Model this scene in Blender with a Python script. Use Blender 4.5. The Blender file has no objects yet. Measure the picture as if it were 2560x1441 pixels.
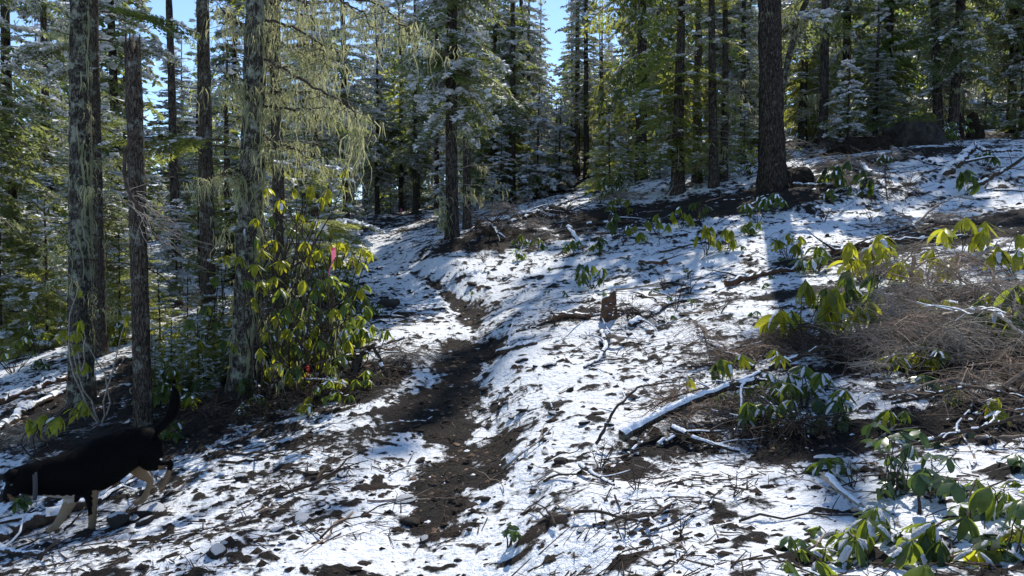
import bpy, math, random
import numpy as np
from mathutils import Vector, Matrix, Euler
random.seed(7); RNG = np.random.default_rng(7)
R = math.radians
SC = bpy.context.scene
COL = SC.collection

# ------------------------------------------------------------------ camera, sky, sun, exposure
EYE = Vector((0, 0, 1.5)); PITCH = R(3.0); FPX = 1923.0
cam_d = bpy.data.cameras.new('camera'); cam = bpy.data.objects.new('camera', cam_d); COL.objects.link(cam)
cam.location = EYE; cam.rotation_euler = (math.pi/2 - PITCH, 0, 0)
cam_d.sensor_width = 36; cam_d.lens = FPX/2560*36; cam_d.clip_start = .05; cam_d.clip_end = 3000
SC.camera = cam
SUN_AZ, SUN_EL = R(15.5), R(48)          # azimuth to the right of the view direction (+Y)
w = bpy.data.worlds.new('World'); SC.world = w; w.use_nodes = True
nt = w.node_tree; bg = nt.nodes['Background']
sky = nt.nodes.new('ShaderNodeTexSky'); sky.sky_type = 'NISHITA'; sky.sun_disc = False
sky.sun_elevation = SUN_EL; sky.sun_rotation = SUN_AZ
sky.altitude = 2500; sky.air_density = 1.0; sky.dust_density = .05; sky.ozone_density = 3.0
nt.links.new(sky.outputs[0], bg.inputs[0]); bg.inputs[1].default_value = .15
sl = bpy.data.lights.new('sun', 'SUN'); so = bpy.data.objects.new('sun', sl); COL.objects.link(so)
sl.energy = 3.2; sl.angle = R(.5); sl.color = (1, .95, .86)
sundir = Vector((math.sin(SUN_AZ)*math.cos(SUN_EL), math.cos(SUN_AZ)*math.cos(SUN_EL), math.sin(SUN_EL)))
so.rotation_euler = sundir.to_track_quat('Z', 'Y').to_euler()
SC.view_settings.view_transform = 'Standard'; SC.view_settings.look = 'None'
SC.view_settings.gamma = 1; SC.view_settings.exposure = 0.7
SC.view_settings.use_curve_mapping = False
try:
    SC.cycles.max_bounces = 6; SC.cycles.diffuse_bounces = 3; SC.cycles.glossy_bounces = 2
    SC.cycles.transmission_bounces = 3; SC.cycles.transparent_max_bounces = 4
    SC.cycles.sample_clamp_indirect = 6
except Exception: pass

# ------------------------------------------------------------------ numeric helpers
_P = np.random.default_rng(3).permutation(256); _P = np.concatenate([_P, _P])
_G = np.stack([np.cos(np.arange(16)*math.pi/8+.3), np.sin(np.arange(16)*math.pi/8+.3)], 1)
def noise2(x, y):
    x = np.asarray(x, float); y = np.asarray(y, float)
    xi = np.floor(x).astype(int); yi = np.floor(y).astype(int); xf = x-xi; yf = y-yi
    xi &= 255; yi &= 255
    u = xf*xf*xf*(xf*(xf*6-15)+10); v = yf*yf*yf*(yf*(yf*6-15)+10)
    def g(ix, iy, fx, fy):
        h = _P[_P[ix & 255] + (iy & 255)] & 15
        return _G[h, 0]*fx + _G[h, 1]*fy
    a = g(xi, yi, xf, yf); b = g(xi+1, yi, xf-1, yf); c = g(xi, yi+1, xf, yf-1); d = g(xi+1, yi+1, xf-1, yf-1)
    return ((a+(b-a)*u) + ((c+(d-c)*u)-(a+(b-a)*u))*v)*1.4
def fbm(x, y, o=3, s=0):
    r = 0; a = 1; t = 0
    for i in range(o):
        r = r + a*noise2(x*2**i + 17.3*i + s*5.1, y*2**i - 9.7*i + s*3.3); t += a; a *= .5
    return r/t
def smooth(a, b, x):
    t = np.clip((x-a)/(b-a), 0, 1); return t*t*(3-2*t)

# pixel of the photograph (2560 wide) + distance along the view -> a point of the place
def ray(u, v):
    xs = (u-1280)/FPX; ys = (720.5-v)/FPX
    return np.array([xs, math.cos(PITCH)+ys*math.sin(PITCH), -math.sin(PITCH)+ys*math.cos(PITCH)])
def at(u, v, d):
    r = ray(u, v); r = r/r[1]*d
    return np.array([r[0], r[1], r[2]+1.5])

# ------------------------------------------------------------------ terrain
CP = [(1280,1441,3.2),(0,1441,4.0),(230,1330,4.7),(350,1260,5.2),(2560,1441,2.4),(1900,1300,3.4),(2560,1100,3.9),
 (1100,1330,3.8),(1120,1000,6.6),(1130,850,9),(1050,760,11.5),(960,660,16),(950,600,20),(965,570,24),
 (1500,1000,6.2),(1520,780,9),(1500,650,12.5),(1700,620,12.5),(1280,620,14.5),(1130,605,15.5),(1280,555,18),
 (1600,560,14.5),(1700,510,16.5),(1925,450,16.5),(2100,440,16),(2450,378,17),(2560,365,17),(2560,640,8.5),
 (2000,640,10.5),(2100,560,12.5),(2300,500,13.5),(2560,520,12),(2350,1000,4.6),(2300,750,7),(1900,850,6.8),
 (1500,440,27),(1450,470,25),(1280,515,24),(2200,330,28),(2520,330,24),(1000,545,32),
 (200,1010,8),(350,1060,7),(620,990,7.6),(50,900,12),(440,740,17),(600,700,20),(850,562,25),(30,850,15),(100,700,30),
 (800,900,8.3),(900,700,14),(1280,450,60),(2400,200,60),(300,625,60),(800,520,60),(1800,310,50),(1450,380,58),(1040,490,52),(700,560,60),(300,600,85)]
pts = [at(*c) for c in CP]
pts += [np.array(p, float) for p in [(0,0,0),(-3,0,-.75),(3,0,.65),(0,-10,-.8),(-10,-10,-3.2),(10,-10,1.6),(-10,2,-2.4),(10,4,2.0),
        (-120,150,-2),(0,150,13),(120,150,30),(-70,0,-7),(70,0,12),(0,-100,-6),(25,20,5),(-25,20,-1.0)]]
CPX = np.array(pts)
def _tp(r2): return .5*r2*np.log(r2+1e-9)
def _fit():
    n = len(CPX); A = np.zeros((n+3, n+3)); d = CPX[:, None, :2]-CPX[None, :, :2]
    A[:n, :n] = _tp((d**2).sum(2)) + np.eye(n)*.6
    A[:n, n] = 1; A[:n, n+1:] = CPX[:, :2]; A[n:, :n] = A[:n, n:].T
    return np.linalg.solve(A, np.concatenate([CPX[:, 2], [0, 0, 0]]))
_W = _fit()
def terrain0(x, y):
    x = np.asarray(x, float); y = np.asarray(y, float); s = x.shape; x = x.ravel(); y = y.ravel()
    # keep the far ground from running away
    r = np.hypot(x, y); k = np.where(r > 140, 140/np.maximum(r, 1), 1); xx = x*k; yy = y*k
    o = _W[-3]+_W[-2]*xx+_W[-1]*yy
    for i in range(len(CPX)):
        o = o+_W[i]*_tp((xx-CPX[i, 0])**2+(yy-CPX[i, 1])**2)
    return o.reshape(s)
def hit0(u, v, f=None, dmax=90):
    f = f or terrain0
    r = ray(u, v); d = np.arange(1.0, dmax, .1); z = 1.5+r[2]/r[1]*d; g = f(r[0]/r[1]*d, d)
    b = np.nonzero(z < g)[0]
    dd = d[b[0]] if len(b) else dmax
    return np.array([r[0]/r[1]*dd, dd, float(f(np.array([r[0]/r[1]*dd]), np.array([dd]))[0])])

TRAIL_PX = [(1130,1520),(1105,1400),(1100,1330),(1095,1230),(1130,1130),(1110,1040),(1130,960),(1150,890),(1150,830),(1150,770),(1080,720),(1010,690),(965,655),(950,615),(968,578)]
TR = np.array([hit0(*p)[:2] for p in TRAIL_PX] + [[-9, 40.0]])
TR = np.concatenate([[[ -0.35, -6.0], [-.35, 1.0]], TR])
def trail_d(x, y):
    best = np.full(x.shape, 99.0); sd = np.zeros(x.shape)
    for a, b in zip(TR[:-1], TR[1:]):
        ab = b-a; t = np.clip(((x-a[0])*ab[0]+(y-a[1])*ab[1])/(ab@ab), 0, 1)
        dx = x-(a[0]+t*ab[0]); dy = y-(a[1]+t*ab[1]); d = np.hypot(dx, dy)
        s = np.sign(ab[1]*dx-ab[0]*dy); m = d < best
        best = np.where(m, d, best); sd = np.where(m, s*d, sd)
    return sd          # positive on the right (uphill) side
def terrain(x, y):
    x = np.asarray(x, float); y = np.asarray(y, float)
    z = terrain0(x, y)
    m = (np.hypot(x, y) < 60)
    sd = trail_d(x, y)+.10*noise2(x*1.3, y*1.3)
    r = np.hypot(x, y); near = smooth(26, 14, r)
    z = z-.10*near*smooth(.75, .15, np.abs(sd))                       # trodden groove
    z = z+.10*near*(.6+.7*noise2(x*.9+5, y*.9))*smooth(.25, .62, sd+.12*noise2(x*4, y*4))*smooth(2.4, .7, sd)           # cut bank on the uphill side
    z = z+.06*fbm(x*.7, y*.7, 3, 1)+.16*smooth(2, 12, r)*fbm(x*.25, y*.25, 2, 2)
    return z
def gz(x, y): return float(terrain(np.array([x]), np.array([y]))[0])
def hit(u, v, dmax=90): return hit0(u, v, terrain, dmax)

# ------------------------------------------------------------------ mesh builder
class MB:
    def __init__(s): s.V = []; s.F3 = []; s.F4 = []; s.M3 = []; s.M4 = []; s.n = 0; s.A = []
    def add(s, V, F, m=0, a=None):
        V = np.asarray(V, float).reshape(-1, 3); F = np.asarray(F, int)
        if F.size:
            F = F.reshape(-1, F.shape[-1])
            (s.F4 if F.shape[1] == 4 else s.F3).append(F+s.n); (s.M4 if F.shape[1] == 4 else s.M3).append(np.full(len(F), m))
        s.V.append(V); s.A.append(np.full(len(V), 0.0) if a is None else np.broadcast_to(np.asarray(a, float), (len(V),))); s.n += len(V)
    def more(s, F, m=0):   # faces on the verts just added (absolute offset of last block)
        F = np.asarray(F, int); off = s.n-len(s.V[-1])
        (s.F4 if F.shape[1] == 4 else s.F3).append(F+off); (s.M4 if F.shape[1] == 4 else s.M3).append(np.full(len(F), m))
    def tris(s): return sum(len(f) for f in s.F3)+2*sum(len(f) for f in s.F4)
    def mesh(s, name, mats, sm=False, attr=None):
        me = bpy.data.meshes.new(name)
        V = np.concatenate(s.V) if s.V else np.zeros((0, 3))
        q = np.concatenate(s.F4) if s.F4 else np.zeros((0, 4), int); t = np.concatenate(s.F3) if s.F3 else np.zeros((0, 3), int)
        me.vertices.add(len(V)); me.vertices.foreach_set('co', V.astype(np.float32).ravel())
        lv = np.concatenate([q.ravel(), t.ravel()]).astype(np.int32); me.loops.add(len(lv)); me.loops.foreach_set('vertex_index', lv)
        me.polygons.add(len(q)+len(t))
        st = np.concatenate([np.arange(len(q))*4, len(q)*4+np.arange(len(t))*3]).astype(np.int32)
        me.polygons.foreach_set('loop_start', st)
        mi = np.concatenate([np.concatenate(s.M4) if s.M4 else np.zeros(0, int), np.concatenate(s.M3) if s.M3 else np.zeros(0, int)]).astype(np.int32)
        me.polygons.foreach_set('material_index', mi)
        if sm: me.polygons.foreach_set('use_smooth', np.ones(len(q)+len(t), bool))
        if attr:
            at_ = me.attributes.new(attr, 'FLOAT', 'POINT'); at_.data.foreach_set('value', np.concatenate(s.A).astype(np.float32))
        for m in (mats if isinstance(mats, (list, tuple)) else [mats]): me.materials.append(m)
        me.update(calc_edges=True)
        return me
def obj(name, me, parent=None, loc=None, rot=None, sc=None):
    o = bpy.data.objects.new(name, me); COL.objects.link(o)
    if parent is not None: o.parent = parent
    if loc is not None: o.location = loc
    if rot is not None: o.rotation_euler = rot
    if sc is not None: o.scale = sc if hasattr(sc, '__len__') else (sc, sc, sc)
    return o
def tag(o, label=None, cat=None, group=None, kind=None):
    if label: o['label'] = label
    if cat: o['category'] = cat
    if group: o['group'] = group
    if kind: o['kind'] = kind
    return o
def thing(name, loc, label, cat, group=None, rz=0, rot=None, sc=None):
    o = obj(name, None, None, loc, rot or (0, 0, rz), sc); o.empty_display_size = .2
    return tag(o, label, cat, group)
def stuff(o): o['kind'] = 'stuff'; return o

def tube(mb, P, rad, k=6, m=0, cap=True, rough=0, a=None, seed=0):
    P = np.asarray(P, float); n = len(P); rad = np.broadcast_to(np.asarray(rad, float), (n,))
    T = np.gradient(P, axis=0); T /= np.linalg.norm(T, axis=1)[:, None]+1e-9
    ref = np.array([0, 0, 1.0]) if abs(T[:, 2]).mean() < .8 else np.array([1.0, 0, 0])
    N = np.cross(T, ref); N /= np.linalg.norm(N, axis=1)[:, None]+1e-9; B = np.cross(T, N)
    th = np.arange(k)*2*math.pi/k
    rr = np.repeat(rad[:, None], k, 1)
    if rough:
        rg = np.random.default_rng(seed+n+k); rr = rr*(1+rough*(rg.random((n, k))-.5))
    V = P[:, None, :]+rr[..., None]*(np.cos(th)[None, :, None]*N[:, None, :]+np.sin(th)[None, :, None]*B[:, None, :])
    i = np.arange(n-1)[:, None]*k; j = np.arange(k)[None, :]; j2 = (j+1) % k
    F = np.stack([i+j, i+j2, i+k+j2, i+k+j], -1).reshape(-1, 4)
    mb.add(V.reshape(-1, 3), F, m, a)
    if cap and k > 3 and n > 1:
        c0 = P[0]-T[0]*rad[0]*.1; c1 = P[-1]+T[-1]*rad[-1]*.1; jj = np.arange(k); o1 = (n-1)*k
        b = len(V.reshape(-1, 3))
        # caps share the ring verts
        off = mb.n-b; mb.add([c0, c1], np.zeros((0, 3)), m, None if a is None else [0, 0])
        mb.F3.append(np.stack([off+(jj+1) % k, off+jj, np.full(k, off+b)], 1)); mb.M3.append(np.full(k, m))
        mb.F3.append(np.stack([off+o1+jj, off+o1+(jj+1) % k, np.full(k, off+b+1)], 1)); mb.M3.append(np.full(k, m))
def wander(p, d, L, n, bend=.25, rg=None, sag=0):
    rg = rg or RNG; p = np.array(p, float); d = np.array(d, float); d /= np.linalg.norm(d); out = [p.copy()]; s = L/(n-1)
    for i in range(n-1):
        d = d+rg.normal(0, bend, 3)*.5; d[2] -= sag; d /= np.linalg.norm(d); p = p+d*s; out.append(p.copy())
    return np.array(out)
def rotm(rx, ry, rz): return np.array(Euler((rx, ry, rz)).to_matrix())

# ------------------------------------------------------------------ materials
def mat(name):
    m = bpy.data.materials.new(name); m.use_nodes = True; n = m.node_tree; n.nodes.clear()
    out = n.nodes.new('ShaderNodeOutputMaterial'); return m, n, out
def nd(n, t, **kw):
    x = n.nodes.new(t)
    for k, v in kw.items():
        if k.startswith('i_'): x.inputs[int(k[2:])].default_value = v
        else: setattr(x, k, v)
    return x
def ramp(n, fac, stops):
    r = n.nodes.new('ShaderNodeValToRGB'); e = r.color_ramp.elements
    while len(e) < len(stops): e.new(.5)
    for el, (p, c) in zip(e, stops): el.position = p; el.color = (*c, 1) if len(c) == 3 else c
    n.links.new(fac, r.inputs[0]); return r.outputs[0]
def ntex(n, vec, scale, detail=4, rough=.6, dist=0):
    t = n.nodes.new('ShaderNodeTexNoise'); t.inputs['Scale'].default_value = scale; t.inputs['Detail'].default_value = detail
    t.inputs['Roughness'].default_value = rough; t.inputs['Distortion'].default_value = dist
    if vec is not None: n.links.new(vec, t.inputs['Vector'])
    return t.outputs['Fac']
def math_(n, op, a, b=None, c=None):
    x = n.nodes.new('ShaderNodeMath'); x.operation = op
    for i, v in enumerate((a, b, c)):
        if v is None: continue
        if isinstance(v, (int, float)): x.inputs[i].default_value = v
        else: n.links.new(v, x.inputs[i])
    return x.outputs[0]
def mix(n, f, a, b):
    x = n.nodes.new('ShaderNodeMix'); x.data_type = 'RGBA'
    for i, v in ((0, f), (6, a), (7, b)):
        if isinstance(v, tuple): x.inputs[i].default_value = (*v, 1)
        elif isinstance(v, (int, float)): x.inputs[i].default_value = v
        else: n.links.new(v, x.inputs[i])
    return x.outputs[2]
def bump(n, h, dist, strength=1.0, nrm=None):
    b = n.nodes.new('ShaderNodeBump'); b.inputs['Distance'].default_value = dist; b.inputs['Strength'].default_value = strength
    n.links.new(h, b.inputs['Height'])
    if nrm is not None: n.links.new(nrm, b.inputs['Normal'])
    return b.outputs[0]
def coords(n, kind='Object', scale=None):
    t = n.nodes.new('ShaderNodeTexCoord'); o = t.outputs[kind]
    if scale:
        mp = n.nodes.new('ShaderNodeMapping'); mp.inputs['Scale'].default_value = scale; n.links.new(o, mp.inputs[0]); o = mp.outputs[0]
    return o
def worldpos(n): return n.nodes.new('ShaderNodeNewGeometry').outputs['Position']
def princ(n, out, col, rough=.8, nrm=None, spec=.3):
    p = n.nodes.new('ShaderNodeBsdfPrincipled')
    if isinstance(col, tuple): p.inputs['Base Color'].default_value = (*col, 1)
    else: n.links.new(col, p.inputs['Base Color'])
    if isinstance(rough, (int, float)): p.inputs['Roughness'].default_value = rough
    else: n.links.new(rough, p.inputs['Roughness'])
    p.inputs['Specular IOR Level'].default_value = spec
    if nrm is not None: n.links.new(nrm, p.inputs['Normal'])
    if out is not None: n.links.new(p.outputs[0], out.inputs[0])
    return p
def soil_colour(n, pos):
    big = ntex(n, pos, 1.7, 4); fine = ntex(n, pos, 34, 5, .7); vf = ntex(n, pos, 120, 2)
    c = ramp(n, math_(n, 'ADD', math_(n, 'MULTIPLY', fine, .75), math_(n, 'MULTIPLY', vf, .3)), [(.3, (.005, .004, .0033)), (.5, (.014, .0105, .008)), (.64, (.038, .028, .020)), (.8, (.13, .095, .068))])
    c2 = ramp(n, fine, [(.35, (.011, .0075, .0055)), (.6, (.05, .028, .017)), (.8, (.13, .075, .045))])
    return mix(n, ramp(n, big, [(.5, (0, 0, 0)), (.66, (1, 1, 1))]), c, c2)
SNOWC = (.86, .88, .92)
def mk_ground():
    m, n, out = mat('snowy_ground'); pos = worldpos(n)
    at_ = nd(n, 'ShaderNodeAttribute', attribute_name='cover')
    soil = soil_colour(n, pos)
    d = math_(n, 'ADD', at_.outputs['Fac'], math_(n, 'MULTIPLY', math_(n, 'SUBTRACT', ntex(n, pos, 22, 4, .65), .5), .055))
    d = math_(n, 'ADD', d, math_(n, 'MULTIPLY', math_(n, 'SUBTRACT', ntex(n, pos, 90, 3, .6), .5), .02))
    f = ramp(n, math_(n, 'MULTIPLY_ADD', d, 12, .5), [(.42, (0, 0, 0)), (.60, (1, 1, 1))])
    snowc = mix(n, ntex(n, pos, 7, 3), (.78, .80, .83), (.88, .895, .915))
    col = mix(n, f, soil, snowc)
    h1 = ntex(n, pos, 26, 4, .6); h2 = ntex(n, pos, 160, 2, .5)
    bs = bump(n, math_(n, 'ADD', h1, math_(n, 'MULTIPLY', h2, .12)), .035)
    bd = bump(n, ntex(n, pos, 45, 5, .75), .05)
    nm = n.nodes.new('ShaderNodeMix'); nm.data_type = 'VECTOR'; n.links.new(f, nm.inputs[0]); n.links.new(bd, nm.inputs[4]); n.links.new(bs, nm.inputs[5])
    p = princ(n, out, col, mix(n, f, (.9,)*3, (.55,)*3), nm.outputs[1], .3)
    return m
def mk_bark(name, c0, c1, c2, sx=9, sz=1.6, lich=0.0, lichc=(.30, .33, .24), depth=.03):
    m, n, out = mat(name); v = coords(n, 'Object', (sx, sx, sz))
    t = n.nodes.new('ShaderNodeTexVoronoi'); t.feature = 'DISTANCE_TO_EDGE'; t.inputs['Scale'].default_value = 2.2
    dv = n.nodes.new('ShaderNodeVectorMath'); dv.operation = 'MULTIPLY_ADD'; nn = n.nodes.new('ShaderNodeTexNoise'); nn.inputs['Scale'].default_value = 2.0; n.links.new(v, nn.inputs[0])
    n.links.new(nn.outputs['Color'], dv.inputs[0]); dv.inputs[1].default_value = (.9, .9, .9); n.links.new(v, dv.inputs[2]); n.links.new(dv.outputs[0], t.inputs['Vector'])
    e = ramp(n, t.outputs['Distance'], [(0, (0, 0, 0)), (.14, (1, 1, 1))])
    f = ntex(n, v, 4, 5, .7); o = coords(n, 'Object')
    c = ramp(n, f, [(.3, c0), (.52, c1), (.72, c2)])
    c = mix(n, e, tuple(x*.35 for x in c0), c)
    if lich:
        lf = ramp(n, ntex(n, o, 9, 5, .7), [(.62-lich*.25, (0, 0, 0)), (.72-lich*.25, (1, 1, 1))])
        c = mix(n, lf, c, mix(n, ntex(n, o, 40, 2), tuple(x*.6 for x in lichc), lichc))
    b = bump(n, math_(n, 'ADD', math_(n, 'MULTIPLY', e, .6), math_(n, 'MULTIPLY', f, .6)), depth)
    princ(n, out, c, .92, b, .15); return m
def mk_leaf(name, dark, light, trans, tw=.45, rough=.55, nscale=3.0, gloss=.25):
    m, n, out = mat(name); pos = coords(n, 'Object')
    oi = n.nodes.new('ShaderNodeObjectInfo')
    f = math_(n, 'ADD', ntex(n, pos, nscale, 3, .6), math_(n, 'MULTIPLY', math_(n, 'SUBTRACT', oi.outputs['Random'], .5), .25))
    c = ramp(n, f, [(.32, dark), (.66, light)])
    p = princ(n, None, c, rough, None, gloss)
    tr = n.nodes.new('ShaderNodeBsdfTranslucent')
    tc = ramp(n, f, [(.32, tuple(x*.6 for x in trans)), (.66, trans)]); n.links.new(tc, tr.inputs[0])
    mx = n.nodes.new('ShaderNodeMixShader'); mx.inputs[0].default_value = tw
    n.links.new(p.outputs[0], mx.inputs[1]); n.links.new(tr.outputs[0], mx.inputs[2]); n.links.new(mx.outputs[0], out.inputs[0]); return m
def mk_plain(name, a, b, sc=20, rough=.85, bd=.01, spec=.2):
    m, n, out = mat(name); o = coords(n, 'Object'); f = ntex(n, o, sc, 5, .65)
    princ(n, out, ramp(n, f, [(.32, a), (.68, b)]), rough, bump(n, f, bd), spec); return m
def mk_capped(name, a, b, sc=20, th=.55, bd=.02, spec=.2):
    """rock or wood with snow lying on whatever faces up"""
    m, n, out = mat(name); pos = worldpos(n); o = coords(n, 'Object'); f = ntex(n, o, sc, 5, .7)
    g = n.nodes.new('ShaderNodeNewGeometry'); sp = n.nodes.new('ShaderNodeSeparateXYZ'); n.links.new(g.outputs['Normal'], sp.inputs[0])
    k = math_(n, 'ADD', sp.outputs[2], math_(n, 'MULTIPLY', math_(n, 'SUBTRACT', ntex(n, pos, 14, 4, .7), .5), 1.1))
    s = ramp(n, k, [(th, (0, 0, 0)), (th+.08, (1, 1, 1))])
    c = mix(n, s, ramp(n, f, [(.3, a), (.7, b)]), SNOWC)
    princ(n, out, c, mix(n, s, (.85,)*3, (.6,)*3), bump(n, f, bd), spec); return m
M = {}
M['ground'] = mk_ground()
M['bark_near'] = mk_bark('bark_grey_brown', (.035, .026, .02), (.10, .078, .058), (.2, .16, .125), 26, 5, .3, (.26, .27, .22), .012)
M['bark_lichen'] = mk_bark('bark_mottled', (.04, .033, .027), (.09, .078, .062), (.18, .16, .13), 22, 6, .5, (.36, .37, .28), .014)
M['bark_fir'] = mk_bark('bark_furrowed', (.025, .02, .016), (.075, .058, .045), (.16, .125, .1), 14, 2.6, .12, (.2, .2, .17), .03)
M['bark_far'] = mk_bark('bark_far', (.03, .023, .018), (.08, .062, .05), (.15, .12, .095), 9, 2.2, .2, (.2, .21, .17), .02)
M['dead'] = mk_plain('dead_twig', (.17, .14, .11), (.46, .39, .32), 30, .9, .003)
M['deadred'] = mk_plain('brown_twig', (.15, .11, .08), (.42, .31, .23), 25, .9, .003)
M['darktwig'] = mk_plain('dark_twig', (.025, .018, .014), (.09, .066, .05), 25, .9, .003)
M['needle'] = mk_leaf('needles_dark', (.034, .058, .020), (.070, .105, .034), (.38, .46, .09), .55, .5, 1.6, .35)
M['needle_blue'] = mk_leaf('needles_blue_green', (.038, .058, .026), (.080, .105, .042), (.40, .46, .13), .55, .5, 1.6, .35)
M['needle_bright'] = mk_leaf('needles_yellow_green', (.050, .080, .022), (.11, .12, .04), (.58, .62, .12), .58, .5, 1.6, .3)
M['snow'] = mk_plain('snow', (.82, .84, .88), (.90, .92, .95), 30, .6, .02, .3)
def mk_lichen():
    m, n, out = mat('hanging_lichen'); o = coords(n, 'Object'); f = ntex(n, o, 5, 3)
    p = princ(n, None, ramp(n, f, [(.35, (.23, .24, .14)), (.65, (.42, .42, .26))]), .9, None, .1)
    tr = n.nodes.new('ShaderNodeBsdfTranslucent'); tr.inputs[0].default_value = (.52, .51, .25, 1)
    mx = n.nodes.new('ShaderNodeMixShader'); mx.inputs[0].default_value = .5
    n.links.new(p.outputs[0], mx.inputs[1]); n.links.new(tr.outputs[0], mx.inputs[2]); n.links.new(mx.outputs[0], out.inputs[0]); return m
M['lichen'] = mk_lichen()
M['rhodo'] = mk_leaf('rhododendron_leaf', (.022, .048, .016), (.045, .085, .025), (.42, .52, .05), .5, .34, 4, .45)
M['rhodo_y'] = mk_leaf('rhododendron_leaf_yellow', (.075, .10, .018), (.14, .165, .028), (.74, .74, .05), .62, .36, 4, .45)
M['salal'] = mk_leaf('glossy_leaf', (.02, .045, .02), (.045, .08, .03), (.18, .28, .05), .35, .28, 9, .55)
M['rock'] = mk_capped('rock_grey', (.022, .019, .017), (.10, .085, .072), 18, .62, .03)
M['rock_bare'] = mk_plain('rock_bare', (.03, .024, .02), (.13, .105, .085), 22, .8, .03)
M['wood_snow'] = mk_capped('wood_snow', (.035, .024, .018), (.13, .09, .062), 20, .62, .012)
M['wood_red'] = mk_capped('rotten_red_wood', (.05, .026, .016), (.19, .10, .058), 16, .78, .02)
M['drylitter'] = mk_plain('dry_litter', (.03, .02, .014), (.26, .17, .11), 3.5, .9, .01)
M['boulder'] = mk_plain('boulder_rock', (.014, .012, .011), (.075, .066, .056), 6, .9, .05)
M['moss'] = mk_plain('moss', (.02, .024, .008), (.09, .10, .025), 12, .95, .03)
M['earth'] = mk_plain('dark_earth', (.010, .008, .006), (.05, .036, .026), 14, .95, .06)
def ribbonmat(name, c):
    m, n, out = mat(name); p = princ(n, None, c, .4, None, .4); tr = n.nodes.new('ShaderNodeBsdfTranslucent'); tr.inputs[0].default_value = (*c, 1)
    mx = n.nodes.new('ShaderNodeMixShader'); mx.inputs[0].default_value = .5
    n.links.new(p.outputs[0], mx.inputs[1]); n.links.new(tr.outputs[0], mx.inputs[2]); n.links.new(mx.outputs[0], out.inputs[0]); return m
M['pink'] = ribbonmat('pink_ribbon', (.85, .20, .33)); M['red'] = ribbonmat('red_ribbon', (.5, .03, .02))
# ------------------------------------------------------------------ the ground: one sheet to the horizon
# patches where the soil shows, a few of them shade painted as dark soil: (u, v, radius in m across, radius in m along, strength)
BARE = [(1110,1010,.36,.6,1.0),(1150,900,.26,.9,.95),(1040,1050,.30,.35,.8),(1000,1080,.35,.3,.4),(1090,1180,.22,.4,.7),(1100,1280,.18,.35,.8),(1180,790,.25,.8,.55),
 (1240,1130,.12,.35,1.1),(1215,1200,.14,.2,1.0),(1210,880,.25,.9,.5),  # dark strip under the cut bank, its shade put in as soil
 (760,950,.7,.9,.6),(600,1000,.9,1.0,.7),(450,1080,.8,.8,.6),(300,1080,.9,.7,.55),(880,960,.5,.7,.75),(700,820,1.6,1.6,.4),(860,1100,.4,.3,.3),(700,1080,.5,.3,.3),
 (500,900,1.6,2,.5),(250,1000,1.2,1.5,.5),(60,1000,1.4,1.5,.15),(520,1160,.9,.5,.12),
 (1600,530,2.2,1.0,.65),(1750,515,2.0,1.0,.6),(1880,500,2.2,1.0,.72),(1980,470,1.5,1.0,.72),(1450,570,2.2,1.1,.3),(1250,600,1.6,1.0,.45),(1150,620,.6,.4,.6),(300,1350,1.1,.6,.14),(520,1250,.9,.7,.14),(120,1380,.8,.6,.15),
 (2230,395,2.0,.7,.8),(2450,345,3.0,1.5,.5),(2500,560,1.5,.9,.75),(2420,590,1.3,.6,.6),(2300,600,1.2,.5,.4),  # last entries: shaded strip of the upper slope painted as bare soil
 (2470,850,.9,1.0,.75),(2280,900,.7,.7,.5),(2350,760,.8,1.0,.3),(2450,1050,.55,.3,.7),(1850,890,.8,.6,.25),(1800,950,.6,.5,.22),(1700,1130,.35,.3,.4),(2050,1120,.4,.3,.6),
 (1930,820,.9,.5,.2),(1950,740,.9,.3,.3),(2130,640,1.2,.5,.5),(1450,790,.5,.4,.4),(1100,560,2.5,2,.2),(960,575,2,2,.0),(1560,1180,.2,.2,.5)]
BARE_SHADE_W = [(hit(u, v), a, b, s) for u, v, a, b, s in BARE]
def bare(x, y):  # soil cover, including the shade painted under the bank and upslope
    m = np.zeros(x.shape)
    for p, a, b, s in BARE_SHADE_W:
        m = np.maximum(m, s*np.exp(-(((x-p[0])/a)**2+((y-p[1])/b)**2)*1.3))
    m = np.maximum(m, .42*smooth(18, 30, np.hypot(x, y))*(.5+fbm(x*.2, y*.2, 2, 9)))   # patchy under the far trees
    sd = np.abs(trail_d(x, y)+.06*noise2(x*3, y*3)); td = trail_d(x, y); wob = .10*noise2(x*3, y*3)+.05*noise2(x*9, y*9); core = smooth(5.0, 5.8, y)*smooth(9.8, 8.4, y); m = np.maximum(m, np.maximum(.95*core*smooth(.30, .04, np.abs(td-.02)+wob), .62*smooth(3.5, 4.1, y)*smooth(6.0, 5.2, y)*smooth(.24, .04, np.abs(td)+wob))*(.75+.8*noise2(x*2.3+1, y*1.9)+.3*noise2(x*7, y*7))); m = np.maximum(m, .7*smooth(8.5, 9.6, y)*smooth(15, 12.5, y)*smooth(.16, .02, np.abs(td-.20)+wob*.6)*(.7+.9*noise2(x*2, y*1.4+3)))
    # the lit clearing beyond the trees stays white
    return m
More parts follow.
